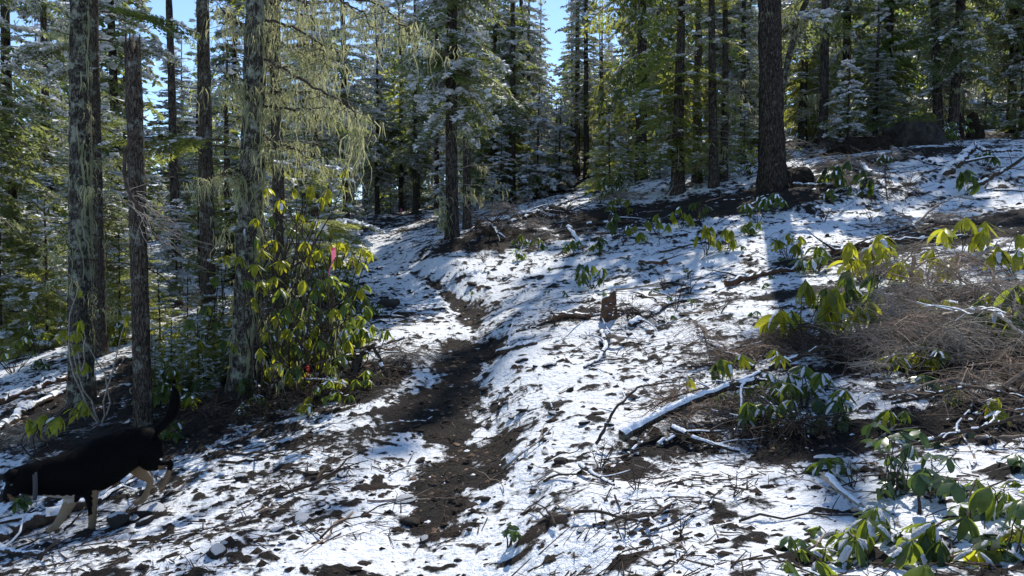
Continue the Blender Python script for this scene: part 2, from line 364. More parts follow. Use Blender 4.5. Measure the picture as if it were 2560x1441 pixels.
def ground_surface(x, y):
    z = terrain(x, y); r = np.hypot(x, y)
    near = smooth(34, 16, r)
    b = bare(x, y); b = b*(1+.9*fbm(x*1.7, y*1.7, 3, 5)+.45*noise2(x*6.5, y*6.5))
    sd = np.abs(trail_d(x, y))
    path = smooth(.55, .2, sd)*near
    wx = x+.07*noise2(x*5, y*5); wy = y+.07*noise2(x*5+9, y*5-4)
    clod = fbm(wx*3.4, wy*4.6, 3, 3); clod2 = fbm(wx*9, wy*11, 2, 4); cl3 = noise2(wx*24, wy*24)
    den = .5+.5*noise2(x*.55+3, y*.55)
    d3 = .5+.5*noise2(x*1.4-7, y*1.4+2)
    rough = .052*np.tanh(np.maximum(0, clod-.14)*3)*(.3+1.1*den)+.05*np.tanh(np.maximum(0, clod2-.10)*2.2)*(.25+1.2*den*d3)+.028*np.maximum(0, cl3-.05)*(.3+1.4*d3)
    rough = rough*(1-.75*path*smooth(.2, .8, b))
    lump = .022*clod+.012*clod2+.010*noise2(x*7+3, y*7)
    thin = rough*.62; rough = rough-thin
    base = z+rough+lump
    depth = .019+.014*fbm(x*1.5, y*1.5, 2, 6)-.095*np.clip(b, 0, 1.3)+.008*path
    steepx = 0
    top = z+lump*.8+depth-thin+.010*noise2(x*2.6, y*2.6+7)
    cover = top-base
    # soft lip where the snow ends
    zz = np.where(cover > 0, base+cover*np.clip(.55+cover*9, 0, 1), base)
    return zz, cover
def make_ground():
    az = np.concatenate([np.linspace(-180, -46, 40)[:-1], np.linspace(-46, 46, 760), np.linspace(46, 180, 40)[1:]])
    az = np.radians(az[:-1]); rr = np.concatenate([[.05, .3, .6, .9], 1.2*(75/1.2)**(np.arange(640)/639), [85, 100, 125, 160, 220, 320, 500, 900]])
    A, Q = np.meshgrid(az, rr); x = (Q*np.sin(A)); y = Q*np.cos(A)
    z, cov = ground_surface(x, y)
    cov = np.where(Q > 60, cov+.01, cov)
    nr, na = A.shape; i = np.arange(nr-1)[:, None]*na; j = np.arange(na)[None, :]; j2 = (j+1) % na
    F = np.stack([i+j, i+na+j, i+na+j2, i+j2], -1).reshape(-1, 4)
    mb = MB(); mb.add(np.stack([x, y, z], -1).reshape(-1, 3), F[:, ::-1], 0, cov.ravel())
    me = mb.mesh('ground', M['ground'], True, 'cover'); o = obj('ground', me); o['kind'] = 'structure'
    o['label'] = 'hillside ground of dark soil under a thin broken sheet of snow'
    # make sure normals face up
    return o
make_ground()
def surf(x, y): return float(ground_surface(np.array([float(x)]), np.array([float(y)]))[0][0])
def on(u, v):
    p = hit(u, v); p[2] = surf(p[0], p[1]); return p
# ------------------------------------------------------------------ conifers
def frond(rg, L=1.0, step=.07, leaf=.085, lw=.022, droop=.35, side=.42, hang=.15):
    """one bough: quads of needles on side twigs, a woody stem, lying along +X, curving down; returns quad array (n,4,3) and stem path"""
    t = np.arange(step*.5, L, step); Q = []
    def stem(s): return np.stack([s, .05*np.sin(s*5+rg.random()*0)*0+0*s, .10*s-droop*s*s/L], -1)
    for i, s in enumerate(t):
        w = side*L*(1-(s/L)**1.6)*(.35+.65*min(1, s/(L*.3)))*(.75+.5*rg.random())
        for sg in (-1, 1):
            n = max(2, int(w/(leaf*.55))); k = (np.arange(n)+.5)/n
            a = R(58)+rg.normal(0, .12); d = np.array([math.cos(a), sg*math.sin(a), 0])
            P = stem(np.array([s]))+d*(k*w)[:, None]; P[:, 2] -= hang*(k*w)**1.5+(droop*.5)*k*w*s/L+rg.normal(0, .008, n)
            for h in (-1, 1):
                b = a*sg+h*R(38)+rg.normal(0, .25, n); ll = leaf*(.7+.6*rg.random(n))
                dx = np.stack([np.cos(b), np.sin(b), -.25-.5*rg.random(n)], -1)*ll[:, None]
                nx = np.stack([-np.sin(b), np.cos(b), rg.normal(0, .55, n)], -1)*lw
                Q.append(np.stack([P-nx*.35, P+dx*.5-nx, P+dx, P+dx*.5+nx], 1))
            e = P[-1]+d*leaf; nn = np.array([-d[1], d[0], .2])*lw*.8
            Q.append(np.array([[P[-1]-nn, e-nn*.2, e+nn*.2, P[-1]+nn]]))
    return np.concatenate(Q), stem
_F = {}
def frond_set(kind):
    if kind in _F: return _F[kind]
    rg = np.random.default_rng(len(_F)+40)
    spec = {'fine': dict(step=.045, leaf=.05, lw=.0075, droop=.30), 'mid': dict(step=.085, leaf=.085, lw=.015, droop=.34),
            'low': dict(step=.16, leaf=.17, lw=.034, droop=.34), 'stiff': dict(step=.10, leaf=.08, lw=.016, droop=.10, side=.24, hang=.05),
            'hem': dict(step=.075, leaf=.075, lw=.014, droop=.42, side=.5, hang=.35)}[kind]
    _F[kind] = [frond(rg, 1.0, **{**spec, 'droop': spec['droop']*(.7+.6*rg.random())}) for _ in range(4)]
    return _F[kind]
def place_frond(mb, smb, tmb, kind, p, az, pitch, L, rg, snow=.5, wide=1.0, m=0, thin=0.0, flake=1.0):
    fs = frond_set(kind); Qn, stem = fs[rg.integers(len(fs))]
    Q = Qn.copy()
    if thin: Q = Q[rg.random(len(Q)) > thin]
    Q[..., 0] *= L; Q[..., 1] *= L*wide; Q[..., 2] *= L
    # keep leaf size constant-ish: reduce number on short boughs
    if L < .8: Q = Q[rg.random(len(Q)) < max(.3, L/.8)]
    Rm = rotm(rg.normal(0, .18), -pitch, az)
    Vx = Q.reshape(-1, 3)@Rm.T+p
    n = len(Q); mb.add(Vx, np.arange(n*4).reshape(-1, 4), m)
    if tmb is not None:
        s = np.array([0, .33, .66, .97]); P = stem(s)*L; P = P@Rm.T+p; tube(tmb, P, np.array([.016, .011, .007, .003])*max(.5, L), 3, cap=False)
    if smb is not None and snow > 0:
        C = Q.mean(1); C = C[:, :]; rr = np.abs(C[:, 1])
        k = noise2(C[:, 0]*2.1/L+rg.random()*50, C[:, 1]*2.1/L+rg.random()*50)+.35*noise2(C[:, 0]*9, C[:, 1]*9)
        sel = (k > .42-.75*snow) & (rg.random(len(C)) < .93) & (C[:, 0] > .12*L)
        C = C[sel]@Rm.T+p
        if len(C):
            w_ = flake*.034*(.6+rg.random(len(C)))*(1.1 if kind != 'low' else 2.5); a = rg.random(len(C))*6.28
            dx = np.stack([np.cos(a)*w_*1.5, np.sin(a)*w_*1.5, rg.normal(0, .35, len(C))*w_], -1); dy = np.stack([-np.sin(a)*w_, np.cos(a)*w_, rg.normal(0, .35, len(C))*w_], -1)
            C = C+np.array([0, 0, .014]); S = np.stack([C-dx, C-dy, C+dx, C+dy], 1); smb.add(S.reshape(-1, 3), np.arange(len(S)*4).reshape(-1, 4))
def strands(mb, p, n, Lm, rg, w=.008, spread=.05, segs=3):
    """hanging lichen: tapered wavering ribbons"""
    p = np.asarray(p, float)
    base = p+rg.normal(0, 1, (n, 3))*np.array([spread, spread, spread*.25]); L = Lm*(.35+.75*rg.random(n)); a = rg.random(n)*6.28
    V = []
    for k in range(segs+1):
        t = k/segs; ww = w*(1-.85*t)*(.7+.6*rg.random(n)); acc = (acc if k else 0)+rg.normal(0, 1, (n, 3))*(.04+.10*L[:, None])*.28; off = acc*(k > 0); off[:, 2] = 0
        off += np.stack([np.cos(a), np.sin(a), 0*a], -1)*(L*.05*math.sin(t*4))[:, None] if True else 0
        c = base+off; c[:, 2] -= L*t; b = a+t*1.5
        d = np.stack([np.cos(b), np.sin(b), 0*b], -1)*ww[:, None]; V += [c-d, c+d]
    V = np.stack(V, 1); m = 2*(segs+1); F = []
    for k in range(segs): F.append([2*k, 2*k+1, 2*k+3, 2*k+2])
    F = np.array(F); F = (np.arange(n)[:, None, None]*m+F[None]).reshape(-1, 4); mb.add(V.reshape(-1, 3), F)
def trunk_mesh(name, H, r0, r1, mt, k=14, n=26, lean=(0, 0), curve=.06, seed=0, flare=.35, ridged=.0, broken=False, path=None):
    rg = np.random.default_rng(seed); t = np.linspace(0, 1, n)**1.15
    z = t*H
    if path is None:
        P = np.stack([lean[0]*z+curve*np.sin(z*.55+rg.random()*6)*(z/H), lean[1]*z+curve*np.sin(z*.5+rg.random()*6)*(z/H), z], -1)
    else: P = path(z)
    P[0, 2] -= .25
    r = r0+(r1-r0)*t; r = r*(1+flare*np.exp(-z/(r0*1.6)))
    th = np.arange(k)*2*math.pi/k
    rr = r[:, None]*(1+.05*rg.normal(0, 1, (n, k))*.6+.10*flare*2*np.exp(-z/(r0*1.3))[:, None]*np.sin(th*5+rg.random()*6)[None, :])
    if ridged:
        rr = rr*(1+ridged*(noise2(np.repeat((th*5)[None], n, 0)*1.3+seed, np.repeat((z*1.6)[:, None], k, 1)))+ridged*.7*noise2(np.repeat((th*12)[None], n, 0)+seed, np.repeat((z*5)[:, None], k, 1)))
    V = P[:, None, :]+np.stack([np.cos(th)[None]*rr, np.sin(th)[None]*rr, 0*rr], -1)
    if broken: V[-1, :, 2] += rg.normal(0, .10, k)+.05; V[-2, :, 2] += 0
    V = V.reshape(-1, 3); i = np.arange(n-1)[:, None]*k; j = np.arange(k)[None]; j2 = (j+1) % k
    F = np.stack([i+j, i+j2, i+k+j2, i+k+j], -1).reshape(-1, 4)
    mb = MB(); mb.add(V, F)
    top = P[-1]+np.array([0, 0, -.12 if broken else .02]); b = len(V)
    mb.add([top], np.zeros((0, 3), int)); mb.F3.append(np.stack([(n-1)*k+np.arange(k), (n-1)*k+(np.arange(k)+1) % k, np.full(k, b)], 1)); mb.M3.append(np.zeros(k, int))
    return mb.mesh(name, mt, True), P, r
def dead_twigs(mb, p0, az, L, rg, pitch=0, r=.008, sub=5, lich=None, lw=.008):
    d = np.array([math.cos(az)*math.cos(pitch), math.sin(az)*math.cos(pitch), math.sin(pitch)])
    P = wander(p0, d, L, 7, .22, rg, .05); tube(mb, P, np.linspace(r, r*.3, 7), 4, cap=False)
    for i in range(sub):
        q = P[rg.integers(2, 7)]; a = az+rg.choice([-1, 1])*(.5+rg.random()*.7); dd = np.array([math.cos(a), math.sin(a), rg.normal(-.1, .35)])
        S = wander(q, dd, L*(.2+.35*rg.random()), 4, .3, rg, .06); tube(mb, S, np.linspace(r*.5, r*.18, 4), 3, cap=False)
        if lich is not None and rg.random() < .7: strands(lich, S[rg.integers(1, 4)], 4, .05+.2*rg.random(), rg, lw, .04)
    if lich is not None:
        for q in P[1:]:
            if rg.random() < .6: strands(lich, q, 5, .06+.22*rg.random(), rg, lw, .05)
# prototypes: dict of part meshes
def conifer(name, seed, H, r0, h0, Lmax, kind='mid', snow=.5, needle='needle', lichen=0, dead=12, top_low=7.5, dens=1.0, shape=.8, gap=.25, wide=1.0, pit=(-.35, .35), lw=.016, bark='bark_far', k=12):
    rg = np.random.default_rng(seed); trunk, P, r = trunk_mesh(name+'_trunk', H, r0, .015, M[bark], k, 24, seed=seed)
    cr, sn, tw, li = MB(), MB(), MB(), MB()
    z = h0; az = 0
    while z < H-.25:
        f = (z-h0)/(H-h0)
        L = Lmax*((1-f)**shape)*(.55+.45*min(1, (f+.03)/.12))+.12
        low = z > top_low; kd = 'low' if low else kind
        nb = int(rg.integers(3, 6)*dens+.5) if not low else 3
        if low: L *= .8
        fac = noise2(z*.9+seed*3.7, seed*1.3)   # layers fuller and thinner
        for b in range(nb):
            az += 2.4+rg.normal(0, .35)
            if rg.random() < gap*(1-fac): continue
            l = L*(.6+.55*rg.random())*(1+.25*fac)
            i = min(len(P)-2, int(np.searchsorted(P[:, 2], z))); p = np.array([P[i, 0], P[i, 1], z+rg.normal(0, .05)])
            pt = pit[0]+(pit[1]-pit[0])*f+rg.normal(0, .13)
            place_frond(cr, sn, tw, kd, p, az, pt, l, rg, snow*(.5+rg.random()), wide, 0, .22 if not low else .30)
            if lichen and not low and rg.random() < lichen:
                s = .3+.6*rg.random(); q = p+np.array([math.cos(az)*l*s, math.sin(az)*l*s, (pt*s-.25*s*s)*l]); strands(li, q, 4, .12+.28*rg.random(), rg, lw, .07)
        z += (.17+.10*rg.random()) if not low else .42
    for q in range(dead):
        zz = .4+(max(h0, 1.2)+.8-.4)*rg.random(); dead_twigs(tw, [0, 0, zz], rg.random()*6.28, .4+.9*rg.random(), rg, rg.normal(0, .25), .008, 4, li if lichen and q % 2 else None, lw)
    out = {'trunk': trunk, 'crown': cr.mesh(name+'_crown', M[needle])}
    if sn.n: out['snow_cover'] = sn.mesh(name+'_snow', M['snow'])
    if tw.n: out['branches'] = tw.mesh(name+'_branches', M['dead'])
    if li.n: out['lichen'] = li.mesh(name+'_lichen', M['lichen'])
    out['H'] = H; print(name, 'tris', cr.tris(), sn.tris(), tw.tris(), li.tris())
    return out
def put_tree(proto, name, x, y, label, group, rz=None, s=1.0, tilt=(0, 0), parts=None, zs=None, dz=0):
    rz = random.random()*6.28 if rz is None else rz
    t = thing(name, (x, y, gz(x, y)-.03+dz), label, 'tree', group, rot=(tilt[0], tilt[1], rz), sc=(s, s, zs or s))
    for k, me in proto.items():
        if k == 'H' or (parts and k not in parts): continue
        o = obj(k, me, t)
        if k != 'trunk': stuff(o)
    return t
PR = {}
PR['snowy'] = conifer('snowy', 11, 13, .125, 2.3, 1.3, 'mid', .58, 'needle_blue', .25, 18, 8, gap=.26)
PR['snowy2'] = conifer('snowy2', 12, 15, .125, 2.6, 1.25, 'mid', .55, 'needle', .3, 20, 8, gap=.30)
PR['spire'] = conifer('spire', 13, 15, .11, 2.2, .75, 'stiff', .30, 'needle', .3, 14, 10, dens=1.3, shape=.5, gap=.15, pit=(-.3, .1))
PR['hem'] = conifer('hem', 14, 10, .16, 1.3, 1.65, 'hem', .12, 'needle_bright', .14, 14, 8, dens=.9, gap=.4, wide=1.1)
PR['hem2'] = conifer('hem2', 15, 11, .125, 2.4, 1.5, 'hem', .10, 'needle_bright', .2, 26, 8, dens=.75, gap=.5)
PR['far'] = conifer('far', 16, 14, .15, 1.9, 1.5, 'low', .4, 'needle_blue', 0, 8, 99, dens=1.1, gap=.28, bark='bark_far', k=8)
PR['far2'] = conifer('far2', 17, 12, .13, 1.0, 1.6, 'low', .22, 'needle', 0, 6, 99, dens=1.05, gap=.38, k=8)
PR['far3'] = conifer('far3', 18, 13, .12, 3.4, 1.3, 'low', .12, 'needle_bright', 0, 8, 99, dens=1.0, gap=.45, k=8)
PR['young'] = conifer('young', 19, 3.2, .035, .25, .85, 'hem', .45, 'needle', 0, 0, 99, shape=.75, gap=.1, pit=(-.2, .4))
PR['young_bright'] = conifer('young_bright', 22, 3.0, .03, .15, 1.0, 'hem', .10, 'needle_bright', 0, 0, 99, shape=.7, gap=.05, pit=(-.1, .5))
PR['dark'] = conifer('dark', 20, 14, .13, 1.8, 1.7, 'mid', .35, 'needle_blue', .1, 16, 8, dens=.95, gap=.34, wide=1.0)

def along(u, v, d):      # a foot on the ground under pixel (u, v) at about distance d
    p = at(u, v, d); return float(p[0]), float(p[1])
def foot(u, d): return float((u-1280)/FPX*d), float(d)
# --- trees of the middle distance: (u at the foot, d, proto, scale, z-scale, label)
MIDT = [
 (1130,15.6,'snowy',1.08,1.1,'snow-capped conifer with a thick straight trunk rising beside the right edge of the trail',(0,.0)),
 (1168,19,'snowy2',.85,1.15,'thinner snowy conifer close behind the big one that stands beside the trail',(0,0)),
 (1280,24.5,'snowy2',.95,.9,'slender snowy conifer with a bare pale lower trunk above the jumbled brush pile',(0,0)),
 (1322,29,'snowy',.75,.85,'snow-dusted conifer just left of the gap of blue sky, its bare foot in the shade',(0,0)),
 (1442,28,'spire',1.0,1.0,'tall narrow spire-shaped conifer with short lichen-hung branches, left one of the close pair',(0,0)),
 (1464,27,'spire',.95,.95,'tall narrow spire-shaped conifer, right one of the close pair by the sky gap',(0,0)),
 (866,24.5,'snowy',1.05,.95,'snow-laden conifer left of where the trail disappears, grey trunk',(0,0)),
 (790,20,'snowy2',.9,.8,'snowy conifer half hidden behind the lichen-hung branches',(0,0)),
 (1692,18,'hem',1.0,.78,'yellow-green hemlock with a thin trunk at the edge of the sunny clearing',(0,0)),
 (1600,23,'hem',1.1,1.75,'bright yellow-green hemlock with its low boughs over the snow patch',(0,0)),
 (1740,19,'hem2',1.0,.85,'hemlock with twin-like trunk, left one of the close group left of the big fir',(0,.0)),
 (1782,17.6,'hem2',.95,.8,'hemlock leaning slightly left at its top, in the group left of the big fir',(0,-.035)),
 (1806,18.4,'hem2',.8,.95,'thin straight hemlock nearest to the big fir on its left side',(0,0)),
 (2105,27,'dark',1.25,1.2,'dark stout conifer in the shade behind the mossy mound',(0,0)),
 (2000,24,'hem',.9,.8,'bright hemlock right behind the big fir, boughs low over the snow',(0,0)),
 (2050,22.5,'hem2',1.1,1.3,'tall hemlock added for its shade between the leaning dark trunk and the mossy mound',(0,0)),  # extra tree, added to throw shade on the upper slope
 (2180,21,'dark',.62,.5,'short snow-topped hemlock behind the mossy mound',(0,0)),
 (2338,21,'hem2',1.05,1,'dark trunk leaning left at its top, left one of three on the upper slope',(0,-.05)),
 (2372,20.5,'dark',1.0,1,'dark trunk leaning sideways at its top, middle of three on the upper slope',(0,-.045)),
 (2388,22,'hem2',.85,1,'thinnest of the three trunks that stand close together on the upper slope',(0,0)),
 (2515,22.5,'dark',1.0,1,'dark bare-trunked conifer on the upper slope, last but one towards the edge of the view',(0,0)),
 (2552,22,'dark',1.15,1,'dark conifer at the very edge of the view on the upper slope',(0,0)),
 (35,14.5,'dark',1.0,.9,'dark snow-dusted conifer deep in shade beyond the lichen-striped trunk',(0,0)),
 (-60,12.5,'dark',.9,.95,'large dark conifer whose boughs hang in from beyond the side of the view',(0,0)),
 (130,21,'snowy2',1.1,.9,'shaded snowy conifer seen between the dark conifer and the lichen-striped trunk',(0,0)),
 (250,11.3,'dark',.5,.85,'conifer with snowy boughs standing directly behind the lichen-striped trunk',(0,0)),
 (505,22,'snowy',1.0,.42,'low snowy fir in front of the gap of sky, behind the snag',(0,0)),
 (575,18,'hem',.8,.7,'green hemlock standing between two near trunks, its boughs spread wide',(0,0)),
 (700,13.5,'hem2',1.0,1,'dim trunk close behind the big lichen-hung tree',(0,0)),
 (945,30,'snowy',.85,.8,'snowy fir at the far end of the trail, left side',(0,0)),
 (1004,31,'far3',.9,.9,'bare-footed trunk with a pink ribbon tied round it at the far end of the trail',(0,0)),
 (1040,27,'snowy2',.8,.8,'small-trunked snowy conifer right of the far end of the trail',(0,0)),
]
for i, (u, d, k, s, zs, lab, tl) in enumerate(MIDT):
    x, y = foot(u, d); put_tree(PR[k], {'hem': 'hemlock_tree', 'hem2': 'hemlock_tree', 'spire': 'spruce_tree', 'young': 'young_conifer'}.get(k, 'fir_tree'), x, y, lab, 'conifers of the middle distance', None, s, tl, zs=s*zs)
# --- the far wood, scattered with a minimum spacing, thin where the sky shows
rgf = np.random.default_rng(5); spots = []
def sky_gap(u): return (365 < u < 425) or (1350 < u < 1418)
REG = [(-400, 330, 'one of the dark conifers of the dense wood beyond the lichen-striped trunk'),
       (330, 900, 'one of the conifers of the lower wood seen through the lichen-hung branches'),
       (900, 1380, 'one of the distant snowy conifers beyond the end of the trail'),
       (1380, 1900, 'one of the distant sunlit conifers beyond the clearing, left of the big fir'),
       (1900, 3000, 'one of the distant conifers uphill behind the mossy mound')]
tries = 0
while len(spots) < 132 and tries < 9000:
    tries += 1; d = 25+62*rgf.random()**1.3; u = -330+3200*rgf.random()
    gp = sky_gap(u)
    if gp and d < 42: continue
    x, y = foot(u, d)
    if any((x-a)**2+(y-b)**2 < (2.5+d*.03)**2 for a, b in spots): continue
    if abs(float(trail_d(np.array([x]), np.array([y]))[0])) < 1.6 and d < 40: continue
    if 1380 < u < 1560 and d < 36: continue
    spots.append((x, y)); k = ['far', 'far2', 'far3'][rgf.choice(3, p=[.42, .33, .25] if u < 1500 else [.2, .3, .5])]
    s = .8+.45*rgf.random()
    reg = next(t for a, b, t in REG if a <= u < b) if u < 3000 else REG[-1][2]
    zs = s*(.8+.35*rgf.random())
    if gp: zs *= .5 if u > 1000 else .3
    if 330 < u < 460: zs *= .55
    if 1340 < u < 1540: zs *= .7
    put_tree(PR[k], 'distant_conifer', x, y, reg, 'distant wood: '+reg[11:], rgf.random()*6.28, s, zs=zs, parts=('trunk', 'crown', 'snow_cover', 'branches'))
k = 0; tries = 0
while k < 34 and tries < 4000:      # better-detailed trees between the trail's end and the clearing
    tries += 1; d = 25+22*rgf.random(); u = rgf.uniform(720, 1880); x, y = foot(u, d)
    if sky_gap(u) or (1380 < u < 1560 and d < 34) or any((x-a)**2+(y-b)**2 < 5.5 for a, b in spots): continue
    if abs(float(trail_d(np.array([x]), np.array([y]))[0])) < 1.5: continue
    spots.append((x, y)); k += 1; s = .7+.3*rgf.random(); r3 = 'beyond the end of the trail' if u < 1400 else 'behind the sunny clearing'
    put_tree(PR[['snowy', 'snowy2', 'spire', 'hem2'][rgf.choice(4, p=[.4, .3, .2, .1] if u < 1450 else [.1, .2, .2, .5])]], 'fir_tree', x, y, 'one of the slender snow-dusted conifers '+r3, 'slender conifers '+r3, rgf.random()*6.28, s, zs=s*(.8+.3*rgf.random()))
k = 0
while k < 95:      # the backmost ring of the wood, higher up the hill
    d = 60+34*rgf.random(); u = -200+2960*rgf.random(); x, y = foot(u, d)
    if any((x-a)**2+(y-b)**2 < 9 for a, b in spots): continue
    spots.append((x, y)); k += 1; gp = sky_gap(u); zs = (.45 if gp else .8)*(.8+.4*rgf.random())
    put_tree(PR[['far', 'far2', 'far3'][rgf.integers(3)]], 'distant_conifer', x, y, next(t for a, b, t in REG if a <= u < b), 'distant wood: '+next(t for a, b, t in REG if a <= u < b)[11:], rgf.random()*6.28, .85+.3*rgf.random(), zs=zs, parts=('trunk', 'crown', 'snow_cover'))
# --- unseen trees added just outside the view for the shade they cast
for x, y, k, s in [(-9.5, 7.5, 'far2', 1.0), (11.5, 9, 'far3', .95), (14.5, 14, 'far', 1.05), (9.0, 3.0, 'far3', .8)]:
    put_tree(PR[k], 'fir_tree', x, y, 'unseen conifer added beyond the side of the view to cast shade', 'conifers beside the view', None, s)
# ------------------------------------------------------------------ the near trees
def lean_of(ub, ut, d, vt=0):
    zt = 1.5+d*(620-vt)/FPX; xb, _ = foot(ub, d); xt, _ = foot(ut, d); return (xt-xb)/(zt-gz(xb, d))
def lichen_strips(mb, P, r, rg, n, z0, z1, a0=None, spread=1.2, w=.010, Lr=(.2, .9)):
    for i in range(n):
        z = z0+(z1-z0)*rg.random(); a = (rg.random()*6.28) if a0 is None else a0+rg.normal(0, spread); L = Lr[0]+(Lr[1]-Lr[0])*rg.random()**2
        m = max(3, int(L/.06)); zz = z-np.arange(m)*(L/(m-1)); rr = np.interp(zz, P[:, 2], r)+.006+.014*rg.random(m)
        aa = a+np.cumsum(rg.normal(0, .10, m)); ww = w*(.5+rg.random())*np.sin(np.linspace(.5, 3.0, m))*(.6+.8*rg.random(m))
        cx = np.interp(zz, P[:, 2], P[:, 0]); cy = np.interp(zz, P[:, 2], P[:, 1]); da = ww/rr
        A = np.stack([cx+rr*np.cos(aa-da), cy+rr*np.sin(aa-da), zz], -1); B = np.stack([cx+(rr+.006)*np.cos(aa+da), cy+(rr+.006)*np.sin(aa+da), zz+rg.normal(0, .01, m)], -1)
        V = np.stack([A, B], 1).reshape(-1, 3); k = np.arange(m-1)*2; mb.add(V, np.stack([k, k+1, k+3, k+2], -1))
def near_tree(name, lab, ub, ut, d, r0, H, bark, seed, crown=None, ridged=.12, k=36, n=110, strips=0, sa=None, twigs=10, tz=(1.0, 4.5), lich=True, flare=.3, r1=None, broken=False, cat='tree', curve=.03, sw=.009):
    x, y = foot(ub, d); rg = np.random.default_rng(seed); t = thing(name, (x, y, gz(x, y)), lab, cat, 'near trunks of the lower side')
    me, P, r = trunk_mesh(name, H, r0, r1 or .03, M[bark], k, n, (lean_of(ub, ut, d), 0), curve, seed, flare, ridged, broken)
    obj('trunk', me, t)
    li = MB(); tw = MB()
    if strips: lichen_strips(li, P, r, rg, strips, .4, min(H, 5.5), None, 1, sw)
    if sa is not None: lichen_strips(li, P, r, rg, int(strips*.7), .5, min(H, 5.5), sa, .35, sw*1.25, (.3, 1.1))
    if sa is not None:
        for i in range(150):
            z = .7+5*rg.random(); a = sa+rg.normal(0, .55); rr = float(np.interp(z, P[:, 2], r)); strands(li, [np.interp(z, P[:, 2], P[:, 0])+(rr+.006)*math.cos(a), (rr+.006)*math.sin(a), z], 3, .05+.16*rg.random(), rg, .005, .012)
    for i in range(twigs):
        z = tz[0]+(tz[1]-tz[0])*rg.random(); a = rg.random()*6.28; rr = float(np.interp(z, P[:, 2], r)); p = [np.interp(z, P[:, 2], P[:, 0])+rr*.8*math.cos(a), rr*.8*math.sin(a), z]
        dead_twigs(tw, p, a, .25+.6*rg.random(), rg, rg.normal(0, .2), .007, 4, li if lich else None, .006)
    if tw.n: stuff(obj('dead_branches', tw.mesh('dead_branches', M['darktwig']), t))
    if li.n: stuff(obj('lichen', li.mesh('hanging_lichen', M['lichen']), t))
    if crown:
        cr, sn, cb = MB(), MB(), MB(); z = crown[0]; az = 0
        while z < H-.3:
            f = (z-crown[0])/(H-crown[0])
            for b in range(3):
                az += 2.4; i = np.interp(z, P[:, 2], P[:, 0]); j = np.interp(z, P[:, 2], P[:, 1])
                place_frond(cr, sn, cb, 'low', np.array([i, j, z]), az+rg.normal(0, .3), -.2+.4*f, crown[1]*(1-f)**.7*(.6+.5*rg.random())+.15, rg, .3)
            z += .5
        stuff(obj('crown', cr.mesh('crown', M['needle']), t)); stuff(obj('boughs', cb.mesh('boughs', M['dead']), t))
    return t, P, r
near_tree('lichen_tree', 'mottled pale trunk draped with long yellow-green lichen strips, nearest to the dog', 192, 214, 8.0, .118, 11, 'bark_lichen', 31, (6, 1.5), strips=20, sa=-.15, twigs=9)
near_tree('snag', 'broken-topped dead trunk rising just behind the dog\'s back, grey flaky bark', 349, 345, 7.0, .078, 1.5+7.0*(620-138)/FPX-gz(*foot(349, 7.0)), 'bark_near', 32, None, .10, 32, 80, twigs=2, tz=(1.3, 2.4), lich=False, flare=.15, r1=.066, broken=True, curve=.01)
near_tree('brown_tree', 'slim reddish-brown trunk between the broken snag and the big lichen-hung tree', 520, 523, 10.0, .098, 12, 'bark_near', 33, (6.5, 1.4), .10, 30, 90, strips=3, twigs=5, tz=(1.2, 5), lich=False)
near_tree('brown_tree', 'straight thin trunk between the broken snag and the slim brown trunk, farther off', 443, 436, 16.0, .10, 12, 'bark_far', 41, (7.4, 1.0), .10, 20, 60, twigs=9, tz=(1.5, 7), lich=False)
near_tree('brown_tree', 'shaded brown trunk standing immediately behind the lichen-striped one', 246, 250, 10.4, .085, 12, 'bark_near', 37, (6.5, 1.4), .10, 24, 60, twigs=4)
T5, P5, r5 = near_tree('lichen_tree', 'big lichen-hung tree beside the yellow-leaved rhododendron, thick mottled trunk', 606, 652, 7.6, .127, 12, 'bark_lichen', 34, (7.2, 2.3), .14, 40, 120, strips=30, twigs=16, sa=-.4, tz=(1.2, 5), flare=.45)
near_tree('brown_tree', 'dim slender trunk half hidden behind the lichen-hung tree, to its right', 700, 693, 11.5, .08, 12, 'bark_near', 38, (6.8, 1.3), .10, 20, 60, twigs=6, tz=(1.5, 5))
BF, PF, rF = near_tree('fir_tree', 'big straight fir with deeply furrowed grey bark at the top of the clearing', 1928, 1912, 16, .255, 12.5, 'bark_fir', 35, (9.2, .9), .10, 44, 110, twigs=10, tz=(3, 6), lich=True, flare=.28, r1=.12, curve=.02)
BF['group'] = 'conifers of the middle distance'
